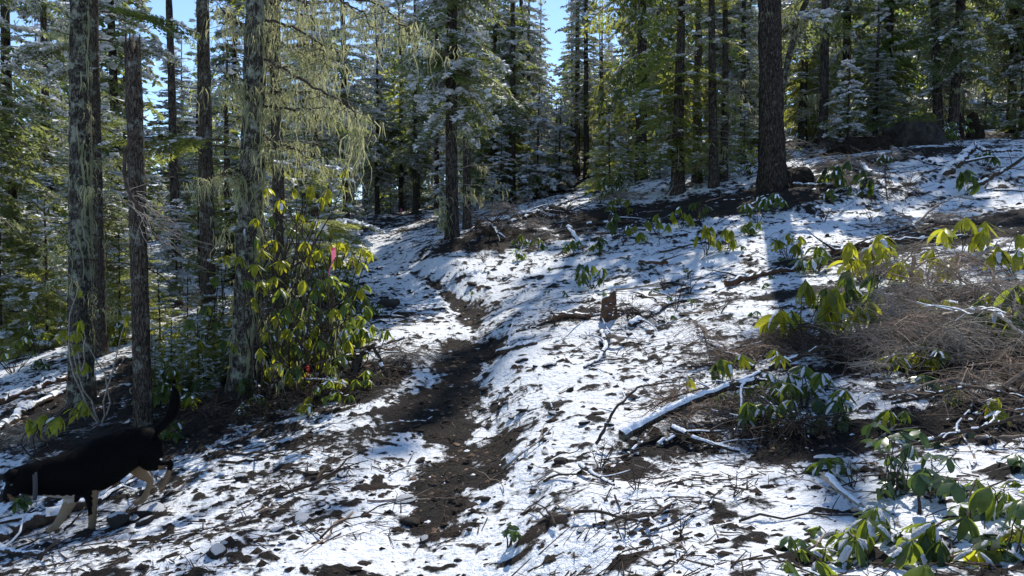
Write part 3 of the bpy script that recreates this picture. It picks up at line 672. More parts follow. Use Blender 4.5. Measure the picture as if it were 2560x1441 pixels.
# leaning dark trunk behind the big fir
def leaning():
    x, y = foot(1950, 17.2); zb = gz(x, y); t = thing('leaning_tree', (x, y, zb), 'thin dark leaning trunk flecked with pale lichen, curving out from behind the big fir', 'tree', 'conifers of the middle distance')
    pp = [at(1950, 450, 17.2), at(1946, 300, 17.2), at(1955, 220, 17.2), at(1975, 130, 17.1), at(2000, 40, 17.0), at(2030, -30, 16.9), at(2075, -150, 16.8)]
    P = np.array(pp)-np.array([x, y, zb]); P[0, 2] = -.1; tt = np.linspace(0, len(P)-1, 40); Q = np.stack([np.interp(tt, range(len(P)), P[:, i]) for i in range(3)], -1)
    mb = MB(); tube(mb, Q, np.linspace(.085, .05, 40), 12, rough=.12); obj('trunk', mb.mesh('leaning_trunk', M['bark_lichen'], True), t)
    li, tw, cr, sn = MB(), MB(), MB(), MB(); rg = np.random.default_rng(6)
    for i in range(10): dead_twigs(tw, Q[rg.integers(14, 39)], rg.random()*6.28, .5+.7*rg.random(), rg, 0, .01, 4, li, .012)
    for i in range(7): place_frond(cr, sn, tw, 'mid', Q[rg.integers(22, 39)], rg.random()*6.28, -.3, 1.0+.6*rg.random(), rg, .8)
    stuff(obj('branches', tw.mesh('branches', M['darktwig']), t)); stuff(obj('lichen', li.mesh('lichen', M['lichen']), t)); stuff(obj('crown', cr.mesh('crown', M['needle_blue']), t)); stuff(obj('snow_cover', sn.mesh('snow_cover', M['snow']), t))
leaning()
# the long lichen-hung branches of the big lichen tree
def lichen_branches():
    rg = np.random.default_rng(77); T = np.array(T5.location)
    BR = [[(640,-10,7.6),(760,5,7.4),(870,-5,7.0),(950,8,6.8),(990,50,6.6),(1020,85,6.5),(1052,102,6.4)],
          [(640,-60,7.6),(740,-40,7.3),(830,-10,7.0),(910,30,6.8),(930,75,6.7)],
          [(645,45,7.6),(740,70,7.5),(800,110,7.4),(815,160,7.3)],
          [(640,100,7.6),(730,115,7.6),(790,112,7.6),(850,130,7.5)],
          [(640,135,7.6),(740,190,7.4),(800,228,7.2),(860,250,7.0),(888,285,6.9),(893,325,6.9)],
          [(640,232,7.6),(720,226,7.7),(800,236,7.8)],
          [(640,262,7.6),(740,275,7.4),(835,268,7.2)],
          [(640,330,7.6),(700,362,7.5),(745,372,7.4),(775,410,7.4)],
          [(610,70,7.6),(570,40,7.5),(540,5,7.4)], [(612,225,7.6),(575,205,7.4),(560,190,7.3)], [(606,420,7.6),(580,432,7.4),(555,436,7.3)],
          [(640,-20,7.6),(700,20,7.9),(770,40,8.1),(840,30,8.3)], [(645,170,7.6),(690,160,8),(760,180,8.4),(820,190,8.6)]]
    for bi, b in enumerate(BR):
        C = np.array([at(*q) for q in b])-T; tt = np.linspace(0, len(C)-1, 30); P = np.stack([np.interp(tt, range(len(C)), C[:, i]) for i in range(3)], -1)
        for i in range(2): P[1:-1] = (P[:-2]+P[1:-1]+P[2:])/3
        P[1:-1] += rg.normal(0, .008, (28, 3)); mb = MB(); tube(mb, P, np.linspace(.016, .004, 30), 6)
        li = MB(); L = np.linalg.norm(C[-1]-C[0])
        heavy = 1.5 if bi in (0, 1) else .75
        for i in range(3, 30):
            for q in range(2 if bi < 2 else 1):
                if noise2(i*.8+bi*9, bi*3.3+.5) < (.05 if bi > 1 else -.15): continue
                strands(li, P[i]+rg.normal(0, .02, 3), 4, (.06+.22*rg.random()**1.8)*(1.8 if rg.random() < .10*heavy else .8), rg, .0065, .03, 4)
            if rg.random() < .6:
                a = rg.random()*6.28; S = wander(P[i], [math.cos(a), math.sin(a)*.6, -.2], .12+.35*rg.random(), 4, .3, rg, .1); tube(mb, S, [.004, .003, .0025, .0015], 3, cap=False)
                for s in S[1:]: strands(li, s, 4, .08+.22*rg.random(), rg, .0055, .02)
        if bi == 4:
            for q in range(9): strands(li, P[-1]+rg.normal(0, .01, 3), 4, .62, rg, .007, .02, 6)
        o = obj('branch', mb.mesh('lichen_branch', M['darktwig'], True), T5); stuff(obj('lichen', li.mesh('branch_lichen', M['lichen']), o))
lichen_branches()
# dark crooked branch and brush of dead twigs caught on the snag
def snag_branch():
    rg = np.random.default_rng(8); d = 6.85; pts_ = [(346,322),(330,345),(312,385),(310,430),(318,470),(332,500),(352,520),(372,560),(395,600)]
    P = np.array([at(u, v, d-.02*i) for i, (u, v) in enumerate(pts_)]); o = P[-1].copy(); t = thing('broken_branch', o, 'dark crooked dead branch curving down against the broken snag', 'branch')
    tt = np.linspace(0, len(P)-1, 30); Q = np.stack([np.interp(tt, range(len(P)), P[:, i]) for i in range(3)], -1)-o; mb = MB(); tube(mb, Q, .014+.006*rg.random(30), 8, rough=.3)
    m = obj('limb', mb.mesh('crooked_limb', M['darktwig'], True), t); tw = MB(); sn = MB()
    for i in range(46):
        p = Q[rg.integers(17, 30)]+np.array([.02, 0, 0])+rg.normal(0, .04, 3); a = rg.normal(-.25, .45); P2 = wander(p, [math.cos(a), rg.normal(-.2, .5), rg.normal(-.25, .3)], .18+.35*rg.random(), 6, .3, rg, .05)
        tube(tw, P2, np.linspace(.004, .0015, 6), 3, cap=False)
        if rg.random() < .5:
            for s in P2[2:]: sn.add(s+np.array([[-.012, 0, .005], [0, -.008, .006], [.012, 0, .008], [0, .008, .006]]), [[0, 1, 2, 3]])
    stuff(obj('twigs', tw.mesh('snag_twigs', M['dead']), t)); stuff(obj('snow_cover', sn.mesh('twig_snow', M['snow']), t))
snag_branch()
# hemlock boughs that reach into view from trees at the side
def bough(u, v, d, az, L, k, lab, mt='needle_bright', n=5, snow=.2, kind='fine'):
    rg = np.random.default_rng(int(u+v)); p = at(u, v, d); t = thing('hemlock_bough', p, lab, 'bough', 'low green boughs'); cr, sn, tw = MB(), MB(), MB()
    S = wander([0, 0, 0], [math.cos(az), math.sin(az), .05], L, 8, .08, rg, .05); tube(tw, S, np.linspace(.012, .003, 8), 5)
    for i in range(n):
        s = S[1+int(i*6/n)]; place_frond(cr, sn, tw, kind, s, az+rg.choice([-1, 1])*(.3+.5*rg.random()), -.1+rg.normal(0, .12), L*(.55+.3*rg.random()), rg, snow, 1.0, 0, 0, .5)
    place_frond(cr, sn, tw, kind, S[2], az, -.1, L*.8, rg, snow, 1.0, 0, 0, .5)
    stuff(obj('needles', cr.mesh('bough_needles', M[mt]), t)); stuff(obj('twigs', tw.mesh('bough_twigs', M['darktwig']), t))
    if sn.n: stuff(obj('snow_cover', sn.mesh('bough_snow', M['snow']), t))
bough(560, 350, 9.2, math.pi*.98, 1.0, 0, 'flat bright green hemlock bough reaching from the slim brown trunk towards the snag')
bough(525, 365, 9.6, .15, .7, 0, 'short green hemlock bough on the far side of the slim brown trunk')
bough(660, 400, 8.6, .1, .75, 0, 'green hemlock bough just above the yellow rhododendron leaves')
bough(700, 560, 8.9, -.1, .85, 0, 'pale green hemlock bough behind the pink ribbon branch')
bough(720, 610, 9.1, .2, .8, 0, 'lower hemlock bough among the rhododendron leaves', n=4)
bough(230, 110, 9.6, math.pi*.95, .8, 0, 'snow-covered bough reaching left behind the lichen-striped trunk', 'needle_blue', 6, 1.0, 'mid')
bough(240, 100, 9.6, .15, .75, 0, 'snow-covered bough reaching right behind the lichen-striped trunk', 'needle_blue', 6, 1.0, 'mid')
bough(250, 30, 9.6, .1, .95, 0, 'dark bough hanging at the top of the view above the snag', 'needle', 6, .1, 'mid')
bough(235, 160, 9.5, math.pi*.9, .65, 0, 'lower snowy bough left of the lichen-striped trunk', 'needle_blue', 5, .9, 'mid')
# ------------------------------------------------------------------ broad-leaved evergreens
def leaf_mesh(name, mt, curl, fold, wid, stations=6, petiole=.10, ruff=0.0):
    t = np.linspace(0, 1, stations+1); V = []
    x = petiole+(1-petiole)*t; wv = wid*np.sin(np.pi*np.clip(t, .02, .985)**.85)**.75; wv[0] = .01; wv[-1] = .004
    ang = -curl*x; # curve down along the length
    px = np.cumsum(np.concatenate([[petiole], np.diff(x)*np.cos(ang[1:])])); pz = np.cumsum(np.concatenate([[-.02], np.diff(x)*np.sin(ang[1:])]))
    for i in range(stations+1):
        r_ = ruff*(-1)**i
        V += [[px[i], wv[i], pz[i]-fold*wv[i]*1.0+r_], [px[i], 0, pz[i]], [px[i], -wv[i], pz[i]-fold*wv[i]+r_]]
    F = []
    for i in range(stations):
        a = 3*i; F += [[a, a+1, a+4, a+3], [a+1, a+2, a+5, a+4]]
    mb = MB(); mb.add(V, F); mb.add([[0, .012, 0], [petiole, .012, -.02], [petiole, -.012, -.02], [0, -.012, 0]], [[3, 2, 1, 0]]); return mb.mesh(name, M[mt], True)
LEAF = {}
for mt in ('rhodo', 'rhodo_y', 'salal'):
    LEAF[mt] = [leaf_mesh('leaf_'+mt, mt, c, f, w_, ruff=.006) for c, f, w_ in ([(.5, .25, .135), (.9, .15, .15), (1.3, .35, .12), (.2, .3, .14), (1.0, -.2, .15)] if mt != 'salal' else [(.3, .1, .24), (.6, .2, .22), (.1, -.1, .26), (.9, .15, .21)])]
def snowcap_mesh(q):
    rg = np.random.default_rng(4+q); nx, ny = 10, 6; V = []; t0, t1 = [(.15, .9), (.3, .8), (.1, .55), (.45, .95)][q]; t = np.linspace(t0, t1, nx)
    for i in range(nx):
        for j in range(ny):
            s = (j/(ny-1)-.5)*2; w_ = .115*math.sin(math.pi*min(.97, max(.05, (t[i]-.1)/.9)))**.6*(.75+.4*noise2(t[i]*9+q*7, s*2+q)+.2*rg.random()); e = (1-s*s)*(1-(2*(i/(nx-1))-1)**4)
            ang = .6*t[i]; V.append([t[i]*math.cos(ang*.6), s*w_, -t[i]*ang*.55+.006-.2*abs(s)*w_+.085*e*(.45+.9*float(noise2(t[i]*11+q*3, s*3+9))+.35*rg.random())])
    F = [[i*ny+j, (i+1)*ny+j, (i+1)*ny+j+1, i*ny+j+1] for i in range(nx-1) for j in range(ny-1)]
    mb = MB(); mb.add(V, F); return mb.mesh('leaf_snow', M['snow'], True)
SNOWCAPS = [snowcap_mesh(q) for q in range(4)]
NLEAF = [0]
class Bush:
    def __init__(s, name, foot_, label, cat='shrub', group='rhododendrons on the slope', leafkinds=('rhodo',), far=False, seed=0, stem_r=.006, stem_mat='darktwig', snow=.3, lsnow=True):
        s.o = np.array(foot_, float); s.t = thing(name, s.o, label, cat, group); s.st = MB(); s.rg = np.random.default_rng(seed+int(abs(s.o[0])*100)); s.k = leafkinds; s.far = far
        s.fm = {k: MB() for k in leafkinds}; s.sn = MB(); s.r = stem_r; s.sm = stem_mat; s.snow = snow
    def stem(s, p, start=None, bend=.18):
        a = np.array(start, float)-s.o if start is not None else np.array([0, 0, -.04]); b = np.array(p, float)-s.o; n = 8; t = np.linspace(0, 1, n)[:, None]; L = np.linalg.norm(b-a)
        mid = (a+b)/2+np.array([s.rg.normal(0, .24), s.rg.normal(0, .2), -.25*abs(b[0]-a[0])-.05])*L; P = (1-t)**2*a+2*t*(1-t)*mid+t*t*b; P[1:-1] += s.rg.normal(0, .012*L, (n-2, 3))
        tube(s.st, P, np.linspace(s.r*(1+.5*L), s.r*.5, n), 5 if not s.far else 3, cap=False)
    def whorl(s, p, n=8, L=.13, droop=.8, kind=None, tilt=None, up=0.0):
        rg = s.rg; p = np.array(p, float)-s.o; a0 = rg.random()*6.28; kind = kind or s.k[rg.integers(len(s.k))]
        tx, ty = (rg.normal(0, .2), rg.normal(0, .2)) if tilt is None else tilt
        for i in range(n):
            az = a0+i*6.283/n+rg.normal(0, .2); pt = droop+rg.normal(0, .22); ll = L*(.75+.4*rg.random())
            Mx = Euler((tx, ty, 0)).to_matrix()@Euler((rg.normal(0, .25), pt, az), 'XYZ').to_matrix()
            me = LEAF[kind][rg.integers(len(LEAF[kind]))]
            if s.far:
                V = np.empty(len(me.vertices)*3, np.float32); me.vertices.foreach_get('co', V); V = V.reshape(-1, 3)*ll; sel = [pl.vertices[:] for pl in me.polygons]
                s.fm[kind].add(V@np.array(Mx).T+p+np.array([0, 0, up-.0]), np.array(sel))
                if rg.random() < s.snow*.8 and pt < 1.1:
                    q = Matrix(np.array(Mx).tolist()); c = np.array([[.25, -.09, .05], [.25, .09, .05], [.75, .06, .02], [.75, -.06, .02]])*ll; s.sn.add(c@np.array(Mx).T+p, [[3, 2, 1, 0]])
            else:
                o = obj('leaf', me, s.t); o.matrix_local = Matrix.Translation(p)@Mx.to_4x4()@Matrix.Scale(ll, 4); NLEAF[0] += 1
                if rg.random() < s.snow*.75 and pt < 1.0:
                    c = obj('snow_cap', SNOWCAPS[rg.integers(4)], o); c.location = (0, 0, .01)
    def done(s):
        if s.st.n: obj('stems', s.st.mesh('stems', M[s.sm], True), s.t)
        for k, m in s.fm.items():
            if m.n: stuff(obj('leaves', m.mesh('leaves', M[k], True), s.t))
        if s.sn.n: stuff(obj('snow_cover', s.sn.mesh('snow_bits', M['snow']), s.t))
        return s.t
# the big yellow-leaved rhododendron by the lichen tree: whorl positions read off the photograph, at their own depths
def big_bush():
    G = [('tall rhododendron with drooping yellow-green leaves right of the lichen-hung trunk, upper half', (700, 900, 7.7), [(648,480),(668,470),(700,500),(735,470),(780,470),(805,492),(725,570),(690,600),(655,625),(640,592),(762,602),(700,650),(770,640),(640,545),(745,530),(790,545),(822,470),(680,540),(600,640),(616,560)], 7.4, 'rhodo_y'),
         ('outermost yellow rhododendron branch beside the trail, pink ribbon tied on it', (800, 880, 7.6), [(828,612),(850,600),(868,606),(905,618),(926,626),(880,640),(842,640),(800,625),(900,655)], 7.2, 'rhodo_y'),
         ('lower green rhododendron clump below the pink ribbon', (790, 930, 7.4), [(800,700),(822,690),(842,705),(790,722),(912,765),(745,745),(755,800),(790,812),(800,850),(770,842),(742,860),(850,885),(820,905),(870,850),(778,760),(715,770),(700,720),(860,760),(900,720),(835,770),(760,700)], 7.0, 'rhodo'),
         ('rhododendron close against the foot of the lichen-hung trunk', (660, 960, 7.2), [(632,745),(655,700),(685,690),(668,830),(690,870),(700,905),(668,920),(720,930),(745,915),(640,660),(690,790),(650,870),(610,700),(720,820)], 7.0, 'rhodo_y'),
         ('dark rhododendron between the slim brown trunk and the lichen-hung trunk', (520, 880, 8.2), [(500,790),(520,765),(475,800),(540,800),(545,690),(560,640),(500,850),(560,850),(590,800)], 7.9, 'rhodo'),
         ('bare grey rhododendron branch with a few bright yellow leaves left of the snag', (250, 1000, 7.3), [(197,722),(160,822),(188,830),(192,858),(214,905),(318,785),(205,800)], 7.1, 'rhodo_y'),
         ('small rhododendron with yellowing leaves on the bank above the dog', (110, 1120, 6.4), [(112,1035),(90,1058),(132,1062),(205,1000),(215,1012),(190,1020),(70,1050),(150,1040)], 6.2, 'rhodo_y')]
    for gi, (lab, ft, ws, d, kd) in enumerate(G):
        f = hit(ft[0], ft[1]); p0 = at(ft[0], ft[1], ft[2]); f = np.array([p0[0], p0[1], surf(p0[0], p0[1])])
        b = Bush('rhododendron', f, lab, 'shrub', None, (kd, 'rhodo') if kd == 'rhodo_y' else (kd, 'rhodo', 'rhodo_y'), seed=gi, stem_r=.007, snow=.04, stem_mat='dead' if gi == 5 else 'darktwig')
        rg = b.rg; hubs = []
        for (u, v) in ws:
            dd = d+rg.normal(0, .18); p = at(u, v, dd)
            j = f if len(hubs) < 2 or rg.random() < .3 else hubs[rg.integers(len(hubs))]
            b.stem(p, j if j is not f else None); hubs.append(f+(p-f)*.55)
            nl = 3 if gi == 5 and v < 800 else int(rg.integers(6, 10)); b.whorl(p, nl, .125+.03*rg.random(), .72+rg.normal(0, .12), 'rhodo_y' if kd == 'rhodo_y' and rg.random() < .8 else None)
        if gi in (0, 2, 3):
            us = np.array(ws)
            for q in range(8):
                u, v = us[rg.integers(len(us))]+rg.normal(0, 48, 2); p = at(u, v, d+.35+.5*rg.random()); b.stem(p, hubs[rg.integers(len(hubs))]); b.whorl(p, 7, .12, .7)
            li = MB()
            for q in range(10): strands(li, hubs[rg.integers(len(hubs))]-f+rg.normal(0, .12, 3), 4, .1+.3*rg.random(), rg, .006, .02)
            stuff(obj('lichen', li.mesh('bush_lichen', M['lichen']), b.t))
        b.done()
big_bush()
# plants standing on the slope: (u, v at the foot, height m, whorls, leaf m, droop, kinds, snow, label)
PL = [
 (1762,640,.34,4,.16,1.0,'rhodo_y',.08,'tall drooping bright green rhododendron alone on the sunny snow, larger of two'),
 (1812,632,.26,3,.15,1.0,'rhodo_y',.1,'smaller drooping rhododendron immediately right of the tall bright one'),
 (1972,655,.28,5,.14,.8,'rhodo_y',.15,'rhododendron with spread yellow-green leaves at the left end of the long rotten log'),
 (2040,685,.24,6,.14,.7,'rhodo',.35,'snow-dusted rhododendron just above the long rotten log'),
 (2190,730,.42,7,.19,.75,'rhodo_y',.18,'large glowing yellow-green rhododendron above the pile of dead brush'),
 (2412,655,.34,3,.19,.8,'rhodo_y',.1,'rhododendron with long arching leaves behind the dead brush, below the dark shade'),
 (2010,880,.42,6,.19,1.0,'rhodo_y',.12,'largest glowing rhododendron at the left edge of the dead brush pile'),
 (2085,870,.36,4,.17,1.0,'rhodo_y',.1,'rhododendron touching the right side of the largest glowing one'),
 (1802,985,.26,2,.15,1.2,'rhodo',.05,'small rhododendron with hanging dark green leaves above the snow-topped log'),
 (1716,1020,.20,1,.13,1.15,'rhodo_y',.7,'single snow-capped rhododendron whorl beside the snow-topped log'),
 (2010,1030,.28,6,.13,.5,'rhodo',.8,'low rhododendron crusted with snow in the middle of the brush'),
 (1480,725,.24,5,.13,.9,'rhodo',.6,'snow-laden rhododendron above the red-brown stump'),
 (1448,715,.22,3,.12,1.0,'rhodo',.2,'green rhododendron touching the left side of the snow-laden one'),
 (1500,640,.20,5,.12,1.0,'rhodo',.4,'rhododendron clump below the snow-topped stub'),
 (1432,640,.20,4,.12,1.0,'rhodo',.3,'rhododendron at the lower end of the white snowy log'),
 (1345,628,.18,3,.12,.9,'rhodo',.3,'small rhododendron in the shade between two fallen logs'),
 (1300,622,.18,3,.12,.9,'rhodo',.5,'small snow-dusted rhododendron near the leaning snowy log'),
 (1292,655,.16,2,.12,.9,'rhodo',.6,'tiny snow-dusted rhododendron on the shaded slope below the leaning log'),
 (1540,600,.34,5,.14,.9,'rhodo',.15,'rhododendron standing right of the snow-topped stub'),
 (1590,610,.22,4,.13,.9,'rhodo_y',.15,'sunlit rhododendron below the bare brown patch, left one'),
 (1645,590,.28,5,.13,.9,'rhodo_y',.1,'sunlit rhododendron on the bare brown patch, middle one'),
 (1700,575,.30,5,.13,1.0,'rhodo_y',.1,'sunlit rhododendron on the bare brown patch, right one'),
 (1545,545,.30,6,.13,.6,'rhodo_y',.15,'bright rhododendron clump above the snow-topped stub'),
 (1745,555,.26,4,.13,1.0,'rhodo',.1,'green rhododendron near the foot of the thin hemlock'),
 (1895,560,.34,5,.14,1.0,'rhodo',.4,'drooping dark rhododendron below the big fir, left one'),
 (1935,540,.30,6,.13,.9,'rhodo',.5,'snow-flecked rhododendron below the big fir, right one'),
 (1875,590,.16,4,.11,.8,'rhodo',.4,'low rhododendron in the blue shade below the big fir'),
 (2120,480,.42,7,.17,1.0,'rhodo',.3,'large drooping rhododendron with one bright top, right of the big fir'),
 (2085,470,.32,5,.15,1.0,'rhodo',.3,'rhododendron touching the left side of the large drooping one'),
 (2160,500,.30,4,.15,1.0,'rhodo',.35,'rhododendron hanging over the snow right of the large drooping one'),
 (2075,508,.18,3,.12,.8,'rhodo',.6,'low snowy rhododendron beneath the large drooping one'),
 (2415,495,.34,5,.18,1.1,'rhodo',.0,'dark umbrella-shaped rhododendron in the shade of the upper slope'),
 (2208,418,.2,2,.14,1.1,'rhodo',.6,'lone pale rhododendron whorl at the top edge of the snow by the leaning stick'),
 (2468,428,.26,4,.15,1.0,'rhodo',.8,'white snow-covered rhododendron near the forked snowy log'),
 (1270,1400,.10,3,.07,.3,'salal',.6,'tiny green seedling with snow on its leaves near the bottom of the trail'),
 (2310,1000,.10,3,.10,.5,'salal',.2,'small leafy sprig on the snow under the overhanging brush'),
 (2100,1075,.16,5,.12,.6,'rhodo',.5,'low rhododendron at the front edge of the snow-crusted brush'),
 (1980,1090,.2,7,.11,.8,'rhodo',.7,'snow-covered rhododendron clump drooping from the brush'),
 (1905,1100,.22,6,.10,.8,'rhodo',.7,'snow-clotted green clump right above the snow-topped log'),
 (1640,740,.10,3,.08,.4,'salal',.2,'low light-green seedling on the sunlit snow'),
 (1720,700,.12,4,.08,.4,'salal',.2,'pale green seedlings on the sunlit snow below the tall bright rhododendron'),
 (2200,660,.2,4,.13,.8,'rhodo',.3,'small rhododendron between the dark logs and the glowing one'),
 (2330,720,.28,5,.14,.7,'rhodo_y',.1,'yellow-green rhododendron behind the upright dead stick'),
 (2120,790,.3,5,.15,.9,'rhodo',.1,'rhododendron leaves showing through the dead brush'),
 (2540,700,.3,4,.16,.9,'rhodo_y',.1,'rhododendron at the edge of the view above the brush'),
 (2540,860,.3,4,.17,.8,'rhodo',.2,'dark rhododendron under the arching grey branch'),
 (940,800,.22,7,.12,.8,'rhodo',.5,'snow-dusted rhododendron beside the dark boulder by the trail'),
 (880,830,.3,8,.12,.8,'rhodo',.5,'snow-flecked rhododendron mass left of the dark boulder'),
 (610,1060,.14,3,.10,.2,'salal',.7,'snow-topped low green sprig in front of the lichen-hung trunk'),
 (610,1010,.25,6,.11,.8,'rhodo',.1,'dark low rhododendron at the foot of the lichen-hung trunk'),
 (420,1110,.2,6,.11,.7,'rhodo',.1,'dark low rhododendron behind the dog\'s tail'),
 (60,1290,.12,5,.09,.6,'salal',.1,'small green plant under the dog\'s chin'),
 (100,930,.15,6,.12,.5,'rhodo',.5,'low snowy rhododendron beside the fallen logs beyond the dog'),
]
for i, (u, v, h, nw, L, dr, kd, sn, lab) in enumerate(PL):
    if v < 900 and u > 1200 and h > .12: h, L, nw = h*1.35, L*1.3, nw+2
    dr = dr*.9
    f = on(u, v); dist = f[1]; b = Bush('rhododendron' if kd != 'salal' else 'seedling', f, lab, 'shrub' if kd != 'salal' else 'seedling', 'rhododendrons on the slope' if kd != 'salal' else 'seedlings in the snow', (kd,), far=dist > 11.5, seed=100+i, stem_r=.005, snow=sn)
    rg = b.rg
    for k in range(nw):
        sp = h*.55 if k else 0; a = rg.random()*6.28; hh = h*(1 if k == 0 else .45+.5*rg.random()); p = f+np.array([math.cos(a)*sp*(.5+.6*rg.random()), math.sin(a)*sp*.8, hh])
        b.stem(p); b.whorl(p, int(rg.integers(7, 10)) if kd != 'salal' else int(rg.integers(3, 5)), L, dr, None)
    b.done()
# the close-up leafy plants of the lower corner
CP2 = [('upright glossy-leaved seedling with paired leaves, tall stem, in the snow of the near corner', 2240, 1250, .34, 'salal', .082, .5, [(2250,1080),(2235,1140),(2255,1180),(2225,1200),(2205,1220),(2280,1110),(2320,1130),(2190,1100)], .35),
       ('snow-laden glossy sprig between the tall seedling and the big ribbed leaves', 2340, 1260, .2, 'salal', .09, .7, [(2335,1200),(2350,1225),(2310,1190),(2370,1190),(2400,1260)], .4),
       ('rhododendron with long ribbed dark leaves at the side of the near corner', 2480, 1280, .25, 'rhodo', .125, .7, [(2475,1215),(2520,1230),(2440,1240),(2500,1270)], .25),
       ('low rhododendron half buried in snow, nearest plant left of the corner', 2150, 1380, .16, 'rhodo', .12, .6, [(2165,1295),(2190,1340),(2120,1330),(2090,1370),(2200,1385)], .55),
       ('rhododendron with a snow-filled heart at the bottom of the view', 2310, 1400, .2, 'rhodo', .13, .7, [(2315,1325),(2350,1350),(2280,1380),(2400,1330),(2370,1400),(2250,1330)], .6),
       ('yellow-green leafy sprig at the very bottom corner of the view', 2500, 1420, .2, 'rhodo_y', .11, .4, [(2460,1350),(2500,1385),(2540,1350),(2545,1260),(2450,1410),(2530,1420)], .3),
       ('leafy clump under snow at the bottom edge, farthest from the corner', 2090, 1450, .14, 'rhodo', .10, .6, [(2040,1400),(2110,1410),(2150,1440),(2060,1440),(2000,1425)], .55),
       ('single young leaf pair poking from the snow beside the clump', 1990, 1370, .08, 'salal', .08, .3, [(1995,1350),(1975,1340)], .0),
       ('small leafy sprig near the long brown root in the near corner', 2420, 1120, .12, 'salal', .09, .4, [(2300,1075),(2420,1085),(2330,1140)], .4),
       ('glossy round-leaved sprig at the side edge of the view', 2545, 1180, .16, 'salal', .09, .4, [(2540,1135),(2552,1150)], .0),
       ('rhododendron spray lying left of the tall seedling', 2110, 1200, .12, 'rhodo', .13, .3, [(2100,1145),(2060,1150),(2130,1175)], .6)]
for i, (lab, u, v, h, kd, L, dr, ws, sn) in enumerate(CP2):
    f = on(u, v); b = Bush('seedling' if kd == 'salal' else 'rhododendron', f, lab, 'shrub' if kd != 'salal' else 'seedling', 'leafy plants of the near corner', (kd, 'salal') if kd == 'rhodo_y' else (kd,), seed=300+i, stem_r=.0035, snow=sn)
    ws = ws+[(a_+b.rg.normal(0, 38), b_+b.rg.normal(5, 26)) for a_, b_ in ws for _ in range(1 if len(ws) > 3 else 0)]
    for (uu, vv) in ws:
        d = f[1]+b.rg.normal(0, .12); p = at(uu, vv, d)
        g = surf(p[0], p[1]); 
        if p[2] < g+.03: p[2] = g+.03
        b.stem(p); b.whorl(p, 5 if kd == 'salal' else 7, L, dr, None)
    b.done()
print('leaf objects', NLEAF[0])
rg = np.random.default_rng(71)      # low leafy plants on the dark bank and seedlings over the open snow
for i in range(130):
    if i < 40 or i >= 96: u, v, g, lab, kd, h = rg.uniform(330, 930), rg.uniform(860, 1040), 'low rhododendrons of the dark bank', 'one of the low rhododendrons covering the dark bank below the lichen-hung trunk', 'rhodo_y' if i % 3 == 0 else 'rhodo', rg.uniform(.10, .28)
    elif i < 74: u, v, g, lab, kd, h = rg.uniform(1180, 2350), rg.uniform(600, 820), 'seedlings of the sunny slope', 'one of the small green seedlings poking through the snow of the open slope', 'salal', rg.uniform(.05, .12)
    else: u, v, g, lab, kd, h = rg.uniform(1800, 2560), rg.uniform(800, 1120), 'low leaves inside the dead brush', 'one of the low leafy sprigs growing through the dead brush', 'rhodo' if i % 2 else 'rhodo_y', rg.uniform(.1, .3)
    f = on(u, v)
    if (i < 40 or i >= 96) and float(trail_d(f[:1], f[1:2])[0]) > -.8: continue
    b = Bush('low_shrub' if kd != 'salal' else 'seedling', f, lab, 'shrub' if kd != 'salal' else 'seedling', g, (kd,), far=True, seed=800+i, snow=.3, stem_r=.003)
    for k in range(int(rg.integers(2, 5)) if kd != 'salal' else 2):
        a = rg.random()*6.28; p = f+np.array([math.cos(a)*h*.8*rg.random()*(k > 0), math.sin(a)*h*.8*(k > 0), h*(.5+.5*rg.random())]); b.stem(p); b.whorl(p, 7 if kd != 'salal' else 4, (.12 if kd != 'salal' else .07)*(.8+.4*rg.random()), .6)
    b.done()
# understorey saplings
YG = [(470,905,.36,'feathery hemlock sapling left of the lichen-hung trunk, taller one'),(540,935,.30,'feathery hemlock sapling left of the lichen-hung trunk, shorter one'),(585,960,.22,'smallest feathery sapling by the lichen-hung trunk'),(430,985,.26,'feathery sapling in the shade behind the dog\'s tail'),
      (1315,505,.5,'young snowy conifer at the edge of the shaded brush pile'),(2240,300,.8,'young conifer standing on the mossy mound'),(1550,470,.5,'young conifer at the edge of the sunlit snow beyond'),(880,560,.6,'young conifer at the far end of the trail'),(1230,530,.4,'young snowy conifer by the thick straight trunk'),
      (20,860,.9,'young dark conifer at the side of the view'),(120,800,.8,'young dark conifer behind the lichen-striped trunk'),(640,700,.9,'young conifer behind the yellow leaves'),(300,860,.55,'young conifer between the striped trunk and the snag'),(500,985,.3,'low feathery sapling between snag and lichen-hung trunk'),(400,900,.4,'feathery sapling right behind the snag'),(560,880,.45,'bright feathery sapling between the slim brown trunk and the lichen-hung one'),(760,760,.6,'feathery sapling inside the rhododendron thicket')]
for u, v, s, lab in YG:
    f = on(u, v); t = put_tree(PR['young_bright'] if 250 < u < 800 and v > 700 else PR['young'], 'young_conifer', f[0], f[1], lab, 'young conifers', None, s)
for i in range(46):
    rg = RNG; d = 13+24*rg.random(); u = rg.choice([rg.uniform(-100, 900), rg.uniform(1500, 2700), rg.uniform(900, 1500)], p=[.42, .42, .16]); x, y = foot(u, d)
    if float(trail_d(np.array([x]), np.array([y]))[0])**2 < 1.5: continue
    if 1100 < u and d < (19 if u > 1500 else 20): continue
    if 1380 < u < 1560: continue
    put_tree(PR['young'], 'young_conifer', x, y, 'one of the young conifers in the understorey of the lower wood' if u < 1100 else 'one of the young conifers in the understorey beyond the clearing', 'young conifers of the understorey: '+('lower wood' if u < 1100 else 'beyond the clearing'), None, .35+.6*rg.random())
rg = np.random.default_rng(44); made = []
